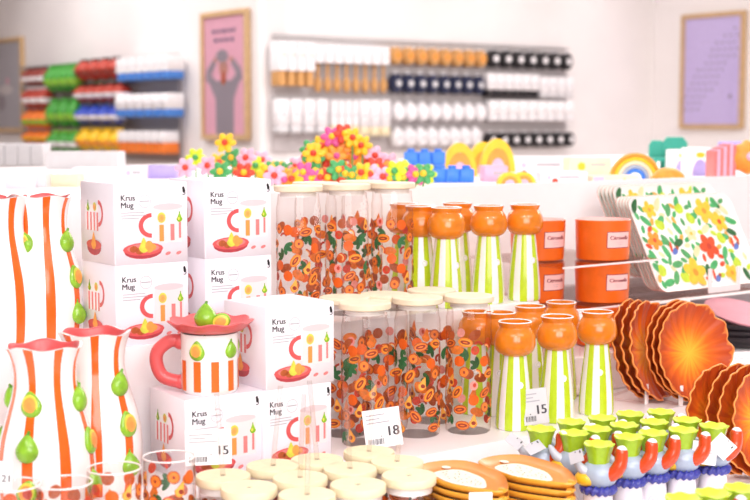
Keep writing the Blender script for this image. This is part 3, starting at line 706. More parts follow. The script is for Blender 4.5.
def plate_row(px, b_, z, n, gap, labels, rack_label, lean=13, turn=0):
    p0 = at(px, b_, z); a_, bb = ab_of(p0); l = math.radians(lean)
    for i in range(n):
        c = ab(a_ - (gap * i) * math.sin(math.radians(turn)), bb + gap * i, z + SR * math.cos(l) + .0015)
        sc.put(c, 0, labels[i], 'scalloped orange plates standing on edge', (PI / 2 - l, .05 * i, YAW + math.radians(turn)))
    st = thing('plate_stand', rack_label, 'stand', ab(a_, bb, z), YAW + math.radians(turn))
    L = gap * n + .02; y0 = -.014
    for s in (-1, 1):
        b = MB(); b.box(s * .045 - .003, s * .045 + .003, y0 - .012, y0 + L, 0, .004, 'acrylic', .0006); b.build('foot', st)
        b = MB(); b.box(s * .045 - .005, s * .045 + .005, y0 - .016, y0 - .012, 0, .040, 'card_white', .0008); b.build('prong', st)
    b = MB(); b.box(-.045, .045, y0 + L - .004, y0 + L, 0, .004, 'acrylic', .0006); b.build('cross_bar', st)
plate_row(644, 1.80, ZM, 3, .019, ['scalloped orange plate on edge, front of the left group beside the striped vase', 'scalloped orange plate on edge, second of the left group', 'scalloped orange plate on edge, rearmost of the left group'], 'clear stand under the left group of orange plates', turn=15)
plate_row(687, 1.735, ZM, 3, .019, ['scalloped orange plate on edge, the fully visible one in the middle of the right side', 'scalloped orange plate tucked just behind the fully visible one', 'scalloped orange plate third in the middle group'], 'clear stand under the middle group of orange plates', turn=-5)
def lower_plates():
    for i, (px, b_, lab) in enumerate([(757, 1.50, 'scalloped orange plate at the lower right picture edge, front one of the low row'), (742, 1.52, 'scalloped orange plate second from the right edge in the low row'), (730, 1.54, 'scalloped orange plate third from the right edge in the low row'), (711, 1.555, 'scalloped orange plate at the left of the low row, behind the figures')]):
        l = math.radians(10); p = at(px, b_, ZL)
        sc.put(p + Vector((0, 0, SR * math.cos(l) + .003)), 0, lab, 'scalloped orange plates standing on edge', (PI / 2 - l, .06 * i, YAW))
lower_plates()
p0 = at(735, 1.53, ZL); a_, bb = ab_of(p0)
st = thing('plate_stand', 'low clear stand under the row of orange plates at the right edge', 'stand', ab(a_, bb - .06, ZL), YAW)
for s in (-.105, .105):
    b = MB(); b.tube([(s, 0, .003), (s, .12, .003)], .003, 'acrylic', 8); b.build('foot', st)
for y in (0, .12):
    b = MB(); b.tube([(-.105, y, .003), (.105, y, .003)], .003, 'acrylic', 8); b.build('cross_bar', st)
for s in (-.105, .105):
    for y in (0, .12):
        b = MB(); b.tube([(s, y, .003), (s, y, .05)], .003, 'acrylic', 8); b.build('prong', st)
# pink platter on a stack of dark bowls
pk = at(741, 2.10, ZM)
db = Proto(lambda: (lambda b: (b.lathe(smooth_prof([(.045, 0), (.06, .004), (.075, .018), (.080, .030)]), 'dark_bowl', 48), b.lathe([(.080, .030), (.0785, .031), (.072, .018), (.05, .007), (.001, .006)], 'dark_bowl', 48, cap0=False), tag(b.build('dark_bowl'), '', 'bowl'))[-1])(MB()))
for i in range(3):
    db.put(pk + Vector((0, 0, .015 * i)), 0, ['black bowl at the bottom of the stack under the pink plate', 'black bowl in the middle of the stack under the pink plate', 'black bowl on top of the stack, right under the pink plate'][i], 'stacked black bowls')
t = thing('pink_plate', 'round pink plate tipped forward on a stack of black bowls at the right edge', 'plate', pk + Vector((0, .0, .077)))
t.rotation_euler = (math.radians(16), 0, YAW)
b = MB(); b.lathe(smooth_prof([(.05, -.006), (.075, -.003), (.094, .006)]) + [(.0945, .0075), (.092, .008), (.07, .001), (.05, -.002), (.001, -.002)], 'pink_plate', 56); b.build('plate_body', t)
b = MB(); b.lathe([(.05, -.0105), (.052, -.0105), (.0525, -.004)], 'pink_plate', 40, cap0=False); b.build('foot_ring', t)

# ---------------------------------------------------------------- ceramic figures with green cups
def make_figure():
    t = thing('ceramic_figure', '', 'figure', (0, 0, 0))
    b = MB(); b.lathe(smooth_prof([(.0245, 0), (.0255, .003), (.0245, .03), (.0225, .062), (.0205, .083)]), 'figure_white', 32); o = b.build('body', t)
    b = MB(); b.T = Matrix.Rotation(-1.35, 4, 'Z'); fn = cyl(lambda z: .0256 - (z * .058)); b.ringarc(0, .05, .0062, .0068, 0, 2 * PI, fn, 'text_light', .0012, 18); b.rect(-.003, .049, .003, .0505, fn, 'text_light', .0012); b.build('stamp', o, False)
    b = MB(); b.lathe(smooth_prof([(.0195, .075), (.0255, .0775), (.0275, .0815), (.0265, .086), (.020, .089)], 2), 'ruffle_blue', 64, lambda th, z, r: r * (1 + .06 * math.cos(14 * th)), lambda th, z, r: z + .0016 * math.sin(14 * th)); b.build('ruffle', t, ang=80)
    b = MB(); b.ball((.001, 0, .1045), (.0285, .027, .0225), 'figure_blue', 28, 16); b.build('torso', t, ang=80)
    b = MB(); b.ball((-.0165, -.007, .099), (.0190, .0185, .0125), 'figure_yellow', 24, 12); b.build('belly', t, ang=80)
    b = MB(); b.lathe([(.0145, .112), (.0155, .121), (.0182, .136), (.0215, .147), (.0235, .1505), (.0225, .1520), (.019, .1495), (.014, .144), (.001, .143)], None, 64,
              lambda th, z, r: r * (1 + (.035 if z > .146 else .02) * math.cos(7 * th)), lambda th, z, r: z + (.0008 * math.cos(7 * th + .5) if z > .146 else 0), lambda i, k: 'cup_green' if k < 4 else 'cup_inside', cap0=False); b.build('cup', t, ang=60)
    b = MB(); b.tube(smooth_prof([(.013, -.011, .104), (.026, -.012, .112), (.0335, -.010, .126), (.034, -.008, .140)], 4), [.0108] * 8 + [.0100] * 5, 'figure_red', 14); b.ball((.034, -.008, .1405), .0100, 'figure_red', 16, 10); o = b.build('arm', t, ang=80)
    b = MB(); b.ball((.0345, -.0078, .1448), (.0082, .0082, .0068), 'figure_white', 16, 10); b.build('hand', o, ang=80)
    b = MB(); b.tube(smooth_prof([(-.014, -.012, .108), (-.026, -.013, .116), (-.037, -.010, .131)], 4), [.0075, .008, .0078, .0075, .007, .0062, .0052, .004, .0018], 'figure_grey', 12); b.build('wing', t, ang=80)
    return t
fg = Proto(make_figure); GF = 'ceramic figures with green cups'
FIG = [(599, 443, 'nearest at the left front, beside the pear-shaped plates'), (629, 436, 'second from the left in the front row'), (653, 432, 'third from the left in the front row'), (683, 429, 'fourth in the front row, left of the hanging tag'), (714, 425, 'right end of the row, hung with white tags'),
       (574, 432, 'second row, just left of the nearest figure'), (541, 428, 'leftmost, standing behind the pear-shaped plates with a folded tag'), (571, 421, 'in the back row, leftmost of it'), (597, 428, 'in the middle row, directly behind the nearest figure'),
       (602, 417, 'in the back row, second from the left'), (624, 424, 'in the middle row, right of centre'), (630, 413, 'in the back row, third from the left'), (654, 421, 'middle row, behind the third in front'), (687, 419, 'in the back row, at the right end'), (661, 411, 'farthest back, near the orange plates'),
       (683, 497, 'lowest row, left one, cup only'), (713, 492, 'lowest row, middle one, cup only'), (741, 487, 'lowest row, in the bottom right corner')]
fo = {}
for i, (px, py, lab) in enumerate(FIG):
    p = at_y(px, py, ZL + .152); p.z = ZL
    fo[i] = fg.put(p, math.radians(-14 + 5 * math.sin(i * 2.1)), 'ceramic figure with green frilled cup, ' + lab, GF)
def paper_tag(fig, w, h, loc, rot, lines=3, m='card_white'):
    b = MB(); b.T = Matrix.Translation(loc) @ Matrix.Rotation(rot[2], 4, 'Z') @ Matrix.Rotation(rot[0], 4, 'X') @ Matrix.Rotation(rot[1], 4, 'Y')
    b.box(-w / 2, w / 2, -.0004, .0004, -h, 0, m); f = flat((0, -.0004, 0), (1, 0, 0), (0, 0, 1), (0, -1, 0))
    for k in range(lines): b.rect(-w * .38, -h * (.5 + .13 * k), w * (.3 - .1 * k), -h * (.47 + .13 * k), f, 'text_light')
    b.ell(w * .33, -h * .2, .0012, .0024, f, 'black'); b.ell(0, -.0025, .001, .001, f, 'black')
    b.build('paper_tag', fig, False)
paper_tag(fo[4], .038, .038, (-.016, -.050, .136), (.12, .08, 0)); paper_tag(fo[4], .036, .030, (.020, -.048, .140), (.1, .75, .2))
paper_tag(fo[6], .030, .020, (-.012, -.030, .134), (-.9, -.5, .3), 0, 'tag_silver'); paper_tag(fo[6], .028, .018, (-.034, -.014, .138), (-.7, .75, .2), 0, 'tag_silver'); paper_tag(fo[0], .022, .020, (-.034, -.018, .142), (-.6, -.5, -.4), 0, 'tag_silver')

# ---------------------------------------------------------------- pear-shaped plates
def pear_outline(L, W, n=44):
    o = []
    for i in range(n):
        t = 2 * PI * i / n; c, s = math.cos(t), math.sin(t)
        o.append((L * c * (1 + .04 * math.cos(3 * t)), W * s * (1 - .22 * c - .10 * c * c * c) * (1 + .03 * math.cos(5 * t))))
    return o
def make_pearplate():
    t = thing('pear_plate', '', 'plate', (0, 0, 0))
    o = pear_outline(.094, .051); b = MB(); n = len(o); vs = []; fs = []; ms = []
    lv = [(.70, 0), (.90, .002), (1.0, .0105), (.985, .0125), (.90, .0075), (.66, .0055)]
    for s, z in lv: vs += [(x * s, y * s, z) for x, y in o]
    for k in range(len(lv) - 1):
        for i in range(n):
            j = (i + 1) % n; fs.append((k * n + i, k * n + j, (k + 1) * n + j, (k + 1) * n + i)); ms.append('plate_edge' if k in (1, 2) else 'plate_brown')
    fs += [tuple(range(n))[::-1], tuple(range(len(vs) - n, len(vs)))]; ms += ['plate_brown'] * 2
    b.add(vs, fs, ms); b.build('plate_body', t, ang=60)
    f = flat((0, 0, .0055), (1, 0, 0), (0, 1, 0), (0, 0, 1)); b = MB(); rn = random.Random(4)
    b.poly([(x * .60 - .006, y * .56 - .004) for x, y in o], f, 'plate_cream', .0004); b.ell(-.066, .004, .0085, .0065, f, 'plate_cream', .0026, n=14)
    for x, y in scatter(rn, -.055, .045, -.021, .016, 44, .0060):
        if (x / .052) ** 2 + (y / .022) ** 2 < .8: b.ell(x - .006, y - .004, .0015, .0015, f, 'speck', .0012, n=7)
    b.build('speckled_centre', t, False)
    b = MB(); b.tube([(.088, 0, .011), (.097, .002, .0125)], [.0042, .003], 'plate_edge', 8); b.build('stem', t)
    return t
pp = Proto(make_pearplate)
for nm, px, py, rz, n, gl in (('left', 467, 475, -62, 11, 'left stack, beside the tumblers'), ('right', 530, 468.5, -58, 11, 'right stack, beside the ceramic figures')):
    top = at_y(px, py, .945)
    for i in range(n):
        r = rnd.uniform(-1.5, 1.5)
        pp.put(Vector((top.x, top.y, ZL + .0113 * i)), math.radians(rz + r), f'brown pear-shaped plate {"on top" if i == n - 1 else ORD[n - 1 - i] + " from the top"} of the {gl}' if i == n - 1 else f'brown pear-shaped plate, {ORD[n - 1 - i]} from the top of the {gl}', 'stacked pear shaped plates')

# ---------------------------------------------------------------- price cards
def price_card(px, py0, py1, px0, px1, b_, base, txt, label, roll=0, m='card_white', bar=True, lean=.12, yaw=None):
    p = at(px, b_, base); Y = p.y
    w = (px1 - px0) * Y / F * 1.02; zt = at_z(py0, Y); zb = at_z(py1, Y); h = zt - zb
    t = thing('price_card', label, 'price card', p, yaw if yaw is not None else math.radians(12))
    b = MB(); b.T = Matrix.Translation((0, 0, zb - base)) @ Matrix.Rotation(-lean, 4, 'X') @ Matrix.Rotation(math.radians(roll), 4, 'Y')
    b.box(-w / 2, w / 2, -.0006, .0006, 0, h, m); f = flat((0, -.0006, 0), (1, 0, 0), (0, 0, 1), (0, -1, 0))
    if txt: b.text(txt, w * .43, h * .28, h * .36, f, 'text_grey', align='R', bold=True); b.rect(w * .43 - h * .50, h * .28, w * .43 - h * .47, h * .31, f, 'text_grey')
    for k, x1 in enumerate((.1, -.05, .2)): b.rect(-w * .42, h * (.84 - .1 * k), w * x1, h * (.87 - .1 * k), f, 'text_light')
    if bar:
        rn = random.Random(px); x = -w * .42
        while x < -w * .02: q = rn.choice((.0006, .001, .0014)); b.rect(x, h * .09, x + q, h * .24, f, 'text_grey'); x += q + rn.choice((.0007, .0012))
    b.build('card', t, False)
    hz = max(.003, zb - base)
    b = MB(); b.tube([(0, .004, 0), (0, .004, hz + h * .3)], .0016, 'acrylic', 8); b.build('stem', t)
    b = MB(); b.lathe([(.001, 0), (.014, 0), (.014, .002), (.001, .003)], 'acrylic', 24, cap0=False); b.build('foot', t)
def at_z(py, Y):
    tt = (py - 250) / F; return ZC + Y * (-SP - tt * CP) / (CP - tt * SP)
price_card(209, 430, 465, 186, 232, 1.735, ZM, '15', 'white price card reading 15 in front of the bottom left mug carton')
price_card(385, 409, 447, 366, 404, 1.755, ZM, '18', 'white price card reading 18 in front of the glass jars', -6)
price_card(537, 389, 424, 524, 550, 1.722, ZM, '15', 'pale grey price card reading 15 in front of the striped vases', -5, 'card_grey')
price_card(1, 462, 490, -16, 10, 1.655, ZL, '21', 'white price card at the bottom left picture edge, reading 21', 3, bar=False)
price_card(480, 493, 516, 468, 492, 1.345, ZL, '', 'white price card cut by the bottom edge, before the left pear plate stack', 2)
price_card(742, 352, 372, 722, 766, 1.93, ZM, '', 'white price card before the black bowls at the right edge', 0, bar=True)
price_card(742, 431, 462, 736, 772, 1.50, ZL, '', 'pale price card at the right picture edge, before the low orange plates', 0, 'card_grey')
price_card(679, 298, 310, 667, 691, 2.0, ZM + .0, '', 'small white price card behind the middle orange plates', -8, bar=False)
price_card(580, 309, 322, 571, 592, 1.9, ZM, '', 'small white price card below the orange candles, behind the vases', 0, bar=False)
# ---------------------------------------------------------------- toys on the back counter
def flower_pick(name, col, ctr, r, stem):
    def mk():
        t = thing(name, '', 'toy flower', (0, 0, 0))
        b = MB(); b.tube([(0, 0, 0), (.002, 0, stem)], .0022, 'toy_green', 8); b.build('stem', t)
        b = MB(); b.T = Matrix.Translation((0, 0, stem)) @ Matrix.Rotation(PI / 2 - .35, 4, 'X')
        for k in range(6):
            a = 2 * PI * k / 6; b.T = Matrix.Translation((0, 0, stem)) @ Matrix.Rotation(PI / 2 - .35, 4, 'X') @ Matrix.Rotation(a, 4, 'Z')
            b.ball((r * .55, 0, .002), (r * .52, r * .34, .0055), col, 12, 8)
        b.build('petals', t, ang=80)
        b = MB(); b.ball((0, -.008, stem + .002), r * .3, ctr, 12, 8); b.build('flower_centre', t, ang=80)
        return t
    return Proto(mk)
kinds = {'yellow': ('toy_yellow', 'toy_red'), 'red': ('toy_red', 'toy_yellow'), 'magenta': ('toy_magenta', 'toy_yellow'), 'orange': ('petal_orange', 'toy_magenta'), 'lime': ('toy_lime', 'toy_green'), 'pink': ('toy_pink', 'toy_red'), 'green': ('toy_green', 'toy_yellow')}
protos = {}
spec = []
rn = random.Random(12)
order = ['yellow', 'orange', 'yellow', 'pink', 'red', 'yellow', 'green', 'orange', 'magenta', 'yellow', 'red', 'pink']
for i in range(60):
    f = i / 59; px = 268 + 162 * f + rn.uniform(-4, 4)
    hgt = 1 - abs(px - 338) / 95; hgt = max(.22, min(1, hgt))
    top = rn.uniform(178, 184 - 46 * hgt)
    c = order[i % 12] if px < 396 else rn.choice(['lime', 'yellow', 'lime'])
    if px < 300: c = rn.choice(['pink', 'green', 'yellow', 'pink', 'orange'])
    spec.append((px, top, c, rn.uniform(3.35, 3.75)))
for px, top, c in ((332, 137, 'magenta'), (344, 134, 'red'), (352, 138, 'yellow'), (322, 146, 'yellow'), (362, 146, 'yellow'), (311, 150, 'green'), (374, 156, 'pink'), (388, 163, 'pink'), (340, 150, 'orange'), (330, 158, 'red')): spec.append((px, top, c, 3.45))
for px, top, c, Y in [(196, 158, 'lime', 3.7), (208, 166, 'pink', 3.6), (219, 163, 'yellow', 3.7), (226, 143, 'yellow', 3.5), (232, 158, 'green', 3.6), (239, 164, 'orange', 3.7), (247, 158, 'pink', 3.5), (255, 166, 'lime', 3.6), (262, 160, 'pink', 3.8), (186, 168, 'pink', 3.5), (221, 172, 'green', 3.4), (244, 173, 'red', 3.45)]: spec.append((px, top, c, Y))
for i in range(18): spec.append((276 + 8.6 * i + rn.uniform(-3, 3), rn.uniform(170, 182), rn.choice(['yellow', 'orange', 'red', 'pink', 'magenta', 'lime', 'green']), 3.28))
cnt = {}
spec.sort()
tot = {c: sum(1 for s in spec if s[2] == c) for c in kinds}
for px, top, c, Y in spec:
    if c not in protos: protos[c] = flower_pick('toy_flower', *kinds[c], .024, 1.0)
    stem = max(.012, at_z(top, Y) - ZB)
    # each stem is cut to its own length, so flowers are built one by one
    t = flower_pick('toy_flower', *kinds[c], .028, stem).put(at_d(px, Y, ZB), rn.uniform(-.35, .35), '', 'paper toy flowers in the heap behind the jars')
    cnt[c] = cnt.get(c, 0) + 1; n = cnt[c]
    t['label'] = f'{c} toy flower in the heap behind the jars, ' + (f'{ORD[n - 1]} {c} from the left' if n <= 14 else f'{ORD[max(0, tot[c] - n)]} {c} from the right')
# blue building blocks
def make_block():
    t = thing('toy_block', '', 'toy block', (0, 0, 0)); s = .038
    b = MB(); b.box(-s / 2, s / 2, -s / 2, s / 2, 0, .036, 'toy_blue', .003); b.build('block_body', t)
    b = MB(); b.lathe([(.011, .034), (.011, .043), (.009, .045), (.001, .045)], 'toy_blue', 20); b.build('stud', t); return t
blk = Proto(make_block)
for i in range(3):
    blk.put(at_d(411 + 13.5 * i, 3.9, ZB + .037), .1, f'blue toy block with a stud, upper row, {ORD[i]} from the left', 'blue toy blocks'); blk.put(at_d(411 + 13.5 * i, 3.9, ZB), .1, f'blue toy block under the upper row of blocks, {ORD[i]} from the left', 'blue toy blocks')
for i in range(3): blk.put(at_d(438 + 14 * i, 3.55, ZB), .1, f'blue toy block in the lower nearer row, {ORD[i]} from the left', 'blue toy blocks')
# round yellow toys with a pink face
def make_round():
    t = thing('rainbow_stacker', '', 'toy', (0, 0, 0)); b = MB()
    for r0, r1, m, nm in ((.040, .056, 'toy_yellow', 'outer_arch'), (.024, .0395, 'petal_orange', 'middle_arch'), (.0, .0235, 'toy_pink', 'inner_arch')):
        o = [(r1 * math.cos(PI * k / 20), r1 * math.sin(PI * k / 20)) for k in range(21)] + ([(r0 * math.cos(PI * k / 20), r0 * math.sin(PI * k / 20)) for k in range(20, -1, -1)] if r0 else [])
        b = MB(); n = len(o); vs = [(x, -.018, z) for x, z in o] + [(x, .018, z) for x, z in o]
        fs = [(i, (i + 1) % n, n + (i + 1) % n, n + i) for i in range(n)]
        if r0:
            for i in range(20): j = n - 1 - i; fs += [(i, i + 1, j - 1, j), (n + i + 1, n + i, n + j, n + j - 1)]
        else: fs += [tuple(range(n)), tuple(range(n, 2 * n))[::-1]]
        b.add(vs, fs, m); b.build(nm, t)
    return t
rs = Proto(make_round)
for px, Y, z, lab in ((459, 4.0, .0, 'yellow and pink arched toy, left of two, right of the blue blocks'), (497, 4.0, .012, 'yellow and pink arched toy, right of two, beside the white toy cartons'), (483, 4.2, 0, 'yellow arched toy squeezed behind the two front arches'), (523, 3.45, -.0, 'low yellow arched toy near the counter edge'), (509, 3.42, 0, 'low orange arched toy at the counter edge, left of the yellow one')):
    if z: 
        b = MB(); b.box(-.05, .05, -.02, .02, 0, z, 'toy_cream', .002); tag(b.build('cream_block', loc=at_d(px, Y, ZB)), 'cream base block under the right arched toy', 'toy')
    o = rs.put(at_d(px, Y, ZB + z), .08, lab, 'arched stacking toys')
    o.scale = (.55, .8, .55) if Y < 3.6 else (.92, 1, 1.75)
def carton_toy(px0, px1, py0, py1, Y, label, cm='carton', art=None, name='toy_carton', cat='carton', zbase=ZB, d=.07, rz=.1, txt=None):
    w = (px1 - px0) * Y / F; z1 = at_z(py0, Y); z0 = zbase; h = z1 - z0
    t = thing(name, label, cat, at_d((px0 + px1) / 2, Y, z0), rz); b = MB(); b.box(-w / 2, w / 2, 0, d, 0, h, cm, .0015)
    f = flat((0, 0, 0), (1, 0, 0), (0, 0, 1), (0, -1, 0))
    if art == 'sun': b.ell(-w * .2, h * .55, h * .22, h * .22, f, 'toy_yellow', .0006); b.rect(w * .02, h * .6, w * .35, h * .68, f, 'text_light')
    if art == 'text': b.rect(-w * .1, h * .45, w * .32, h * .62, f, 'text_light'); b.ell(-w * .32, h * .5, h * .16, h * .16, f, 'toy_pink', .0006)
    if art == 'half': b.rect(-w / 2 + .002, h * .1, -w * .25, h * .9, f, 'toy_pink'); b.ell(w * .18, h * .5, h * .2, h * .2, f, 'toy_yellow', .0006)
    if art == 'arch': b.ell(0, h * .1, w * .32, h * .5, f, 'toy_lilac', .0006); b.ell(0, h * .75, w * .2, h * .1, f, 'toy_yellow', .0006)
    b.build('carton_body', t); l = MB(); l.box(-w / 2 + .002, w / 2 - .002, .002, d - .002, h, h + .001, cm); l.build('lid', t); return t
carton_toy(484, 508, 166, 186, 3.6, 'small pink and white toy carton before the arched toys', 'toy_pink', 'text')
carton_toy(513, 571, 157, 176, 4.2, 'long white toy carton behind, upper one of the two white ones', 'carton', 'text')
carton_toy(540, 588, 172, 190, 3.5, 'low white toy carton in front, nearer the counter edge', 'carton', 'text')
carton_toy(568, 612, 158, 178, 3.95, 'cream carton printed with a yellow sun', 'toy_cream', 'sun')
carton_toy(592, 640, 176, 190, 3.5, 'flat cream carton beside the floral trays', 'toy_cream', 'half')
carton_toy(672, 692, 150, 178, 4.3, 'white toy carton with a yellow dot beside the teal toy', 'card_white', 'arch')
carton_toy(688, 712, 148, 182, 4.0, 'white toy carton printed with a lilac arch', 'card_white', 'arch')
carton_toy(724, 752, 142, 160, 4.6, 'lilac carton standing at the far right of the counter', 'toy_lilac', None)
# rainbow toy (orange to blue) and teal toys
t = thing('rainbow_arch', 'wooden rainbow arch, orange to blue, above the floral trays', 'toy', at_d(635, 3.75, ZB), .1)
for k, m in enumerate(('petal_orange', 'toy_yellow', 'toy_cream', 'figure_blue', 'toy_blue')):
    r1 = .068 - .011 * k; b = MB(); b.tube([(r1 * math.cos(PI * j / 20), 0, r1 * math.sin(PI * j / 20)) for j in range(21)], .0056, m, 10); b.build('arch', t)
t = thing('round_toy', 'low orange dome toy between the rainbow arch and the teal toy', 'toy', at_d(668, 3.6, ZB), 0)
b = MB(); b.ball((0, 0, .0), (.048, .03, .038), 'petal_orange', 24, 12); b.build('dome', t, ang=80); b = MB(); b.lathe([(.002, 0), (.05, 0), (.05, .004), (.002, .005)], 'toy_cream', 32, cap0=False); b.build('base', t)
for px, w, hz, lab in ((656, .05, .055, 'small teal toy chair, left of the larger one'), (674, .085, .066, 'larger teal toy seat with rounded back, right of the small one')):
    t = thing('toy_chair', lab, 'toy', at_d(px, 4.45, ZB), .05)
    b = MB(); b.T = Matrix.Rotation(PI / 2, 4, 'X'); b.prism([(-w / 2, .045), (w / 2, .045), (w / 2, .045 + hz * .7), (w * .3, .045 + hz), (-w * .3, .045 + hz), (-w / 2, .045 + hz * .7)], -.006, .006, 'toy_teal', .002); b.build('backrest', t)
    b = MB(); b.box(-w / 2, w / 2, -.06, 0, .032, .045, 'toy_teal', .003); b.build('seat', t)
    for sx in (-1, 1):
        for yy in (-.052, -.006):
            b = MB(); b.tube([(sx * (w / 2 - .008), yy, 0), (sx * (w / 2 - .008), yy, .033)], .006, 'toy_teal', 10); b.build('leg', t)
# striped cushion toy at the right edge
t = thing('striped_tent', 'pink striped toy tent with an orange cloth at the right picture edge', 'toy', at_d(733, 3.7, ZB), .15)
b = MB()
for k in range(7): b.box(-.055 + .009 * k, -.046 + .009 * k, 0, .06, 0, .10 - .004 * abs(k - 5), 'toy_pink' if k % 2 else 'coral_light', .001)
b.build('striped_panel', t)
b = MB(); b.ball((.04, .02, .062), (.045, .035, .045), 'petal_orange', 20, 12, lambda x, y, z: (x * (1 - .3 * max(0, z)), y, z * (1 + .12 * math.sin(5 * x)))); b.build('cloth', t, ang=80)
b = MB(); b.ball((.05, -.012, .064), (.02, .012, .014), 'toy_pink', 16, 10); b.build('bow', t, ang=80)
for px, Y, c, r, lab in ((555, 3.42, 'toy_red', .008, 'tiny red wooden bead at the counter edge below the white carton'), (524, 3.9, 'toy_red', .010, 'red wooden bead between the yellow arch and the white carton')):
    b = MB(); b.ball((0, 0, r), r, c, 14, 10); tag(b.build('wooden_bead', loc=at_d(px, Y, ZB), ang=80), lab, 'bead')
# left part of the counter: storage cartons and flat packs
for i in range(4): carton_toy(-8 + 13 * i, 4.5 + 13 * i, 144, 166, 5.0, f'pale grey upright carton in the row at the far left, {ORD[i]} from the left', 'card_grey', None, 'storage_carton', d=.12, rz=.0)
carton_toy(46, 119, 152, 170, 4.6, 'long lilac-grey storage carton behind the pitchers', 'card_grey', None, 'storage_carton', d=.12, rz=.0)
carton_toy(72, 118, 168, 180, 3.6, 'low white flat pack above the left mug cartons', 'carton', None, 'flat_pack', rz=0)
carton_toy(5, 32, 173, 188, 3.2, 'white flat pack with a dark print behind the left pitchers', 'carton', None, 'flat_pack', rz=0)
carton_toy(36, 46, 174, 187, 3.25, 'white narrow carton with dark mark behind the pitchers', 'card_grey', None, 'flat_pack', rz=0)
carton_toy(50, 78, 175, 187, 3.3, 'cream flat pack behind the second pitcher', 'toy_cream', None, 'flat_pack', rz=0)
carton_toy(125, 144, 166, 180, 3.7, 'small white carton on the counter above the mug cartons', 'carton', 'text', 'flat_pack', rz=0)
carton_toy(147, 177, 166, 178, 3.8, 'lilac flat pack on the counter above the right mug carton', 'toy_lilac', None, 'flat_pack', rz=0)

# ---------------------------------------------------------------- posters
NB, NA = -Vv, -Uv
def wall_pt(wall, px, py, off=0):
    P0, n = {'A': (ab(AK, BK), NA), 'B': (ab(AK, BK), NB), 'C': (ab(AC, BK), NA)}[wall]
    return on_plane(px, py, P0 + n * off, n)
WRZ = {'A': YAW - PI / 2, 'B': YAW, 'C': YAW - PI / 2}
def poster(wall, px0, px1, py0, py1, label, bg, art):
    pm = wall_pt(wall, (px0 + px1) / 2, (py0 + py1) / 2, .03); w = (wall_pt(wall, px1, 100, .03) - wall_pt(wall, px0, 100, .03)); w.z = 0; w = w.length
    h = wall_pt(wall, (px0 + px1) / 2, py0, .03).z - wall_pt(wall, (px0 + px1) / 2, py1, .03).z
    t = thing('framed_poster', label, 'poster', pm - Vector((0, 0, h / 2)), WRZ[wall]); e = .035
    for nm, x0, x1, z0, z1 in (('frame_side', -w / 2, -w / 2 + e, 0, h), ('frame_side', w / 2 - e, w / 2, 0, h), ('frame_rail', -w / 2 + e, w / 2 - e, 0, e), ('frame_rail', -w / 2 + e, w / 2 - e, h - e, h)):
        b = MB(); b.box(x0, x1, -.012, .028, z0, z1, 'wood_frame', .003); b.build(nm, t)
    b = MB(); b.box(-w / 2 + e, w / 2 - e, .004, .02, e, h - e, bg); b.build('print', t, False)
    f = flat((-w / 2 + e, .004, e), (w - 2 * e, 0, 0), (0, 0, h - 2 * e), (0, -1, 0)); W, H = w - 2 * e, h - 2 * e
    b = MB(); art(b, lambda x, y, hh_=0: f(x, y, hh_), W / H); b.build('artwork', t, False)
    b = MB(); b.box(-w / 2 + e, w / 2 - e, -.004, -.002, e, h - e, 'clear_glass'); b.build('glazing', t, False)
def art_pink(b, f, r):
    # two blurred lines of lettering over a person in a grey sweater drawing it over the head
    for y, x, ws in ((.875, .2, (.11, .09, .14, .1, .08)), (.80, .24, (.13, .1, .12, .12))):
        for q in ws: b.ell(x + q / 2, y, q * .42, .019, f, 'ink', .002, n=12); x += q + .015
    g = 'sweater_grey'
    b.poly([(.28, 0), (.50, 0), (.72, 0), (.72, .30), (.84, .43), (.48, .47), (.13, .43), (.28, .30)], f, g, .001)
    for sx in (-1, 1):
        q = lambda x, y: (.48 + sx * (x - .48), y)
        b.poly([q(.60, .44), q(.84, .43), q(.93, .47), q(.90, .53), q(.80, .52), q(.72, .48)], f, g, .0014); b.poly([q(.84, .47), q(.93, .48), q(.90, .55), q(.72, .65), q(.64, .65), q(.66, .60)], f, g, .0018)
        b.ell(.48 + sx * .19, .635, .055, .022, f, 'skin', .0022)
    b.ell(.48, .565, .115, .075, f, 'skin', .002); b.ell(.48, .475, .06, .055, f, 'fruit_brown', .0026); b.ell(.45, .665, .15, .055, f, g, .0024)
    b.ell(.43, .585, .02, .007, f, 'ink', .003); b.ell(.54, .585, .02, .007, f, 'ink', .003); b.ell(.48, .525, .03, .007, f, 'coral_dark', .003)
def art_lilac(b, f, r):
    rn = random.Random(3)
    for i in range(9):
        for j in range(13):
            x, y = .05 + i * .105 + (j % 2) * .04, .14 + j * .062
            if abs((y - .5) - (x - .5) * .75) < .21 - .05 * (i > 6): b.ell(x, y, .020, .011, f, 'ink', .001, rot=.3, n=10)
    b.ell(.83, .26, .025, .02, f, 'ink', .001)
def art_grey(b, f, r):
    b.ell(.55, .45, .2, .06, f, 'card_grey', .001); b.ell(.4, .3, .12, .1, f, 'sweater_grey', .0012); b.ell(.6, .55, .06, .04, f, 'poster_pink', .0014)
poster('A', 201, 247, 11, 140, 'framed pink poster of a person in a grey sweater, left of the white corner', 'poster_pink', art_pink)
poster('C', 680, 743, 13, 129, 'framed lilac poster with a field of small dark dots on the right wall', 'poster_lilac', art_lilac)
poster('A', -14, 22, 39, 132, 'framed grey poster cut by the left picture edge', 'poster_grey', art_grey)

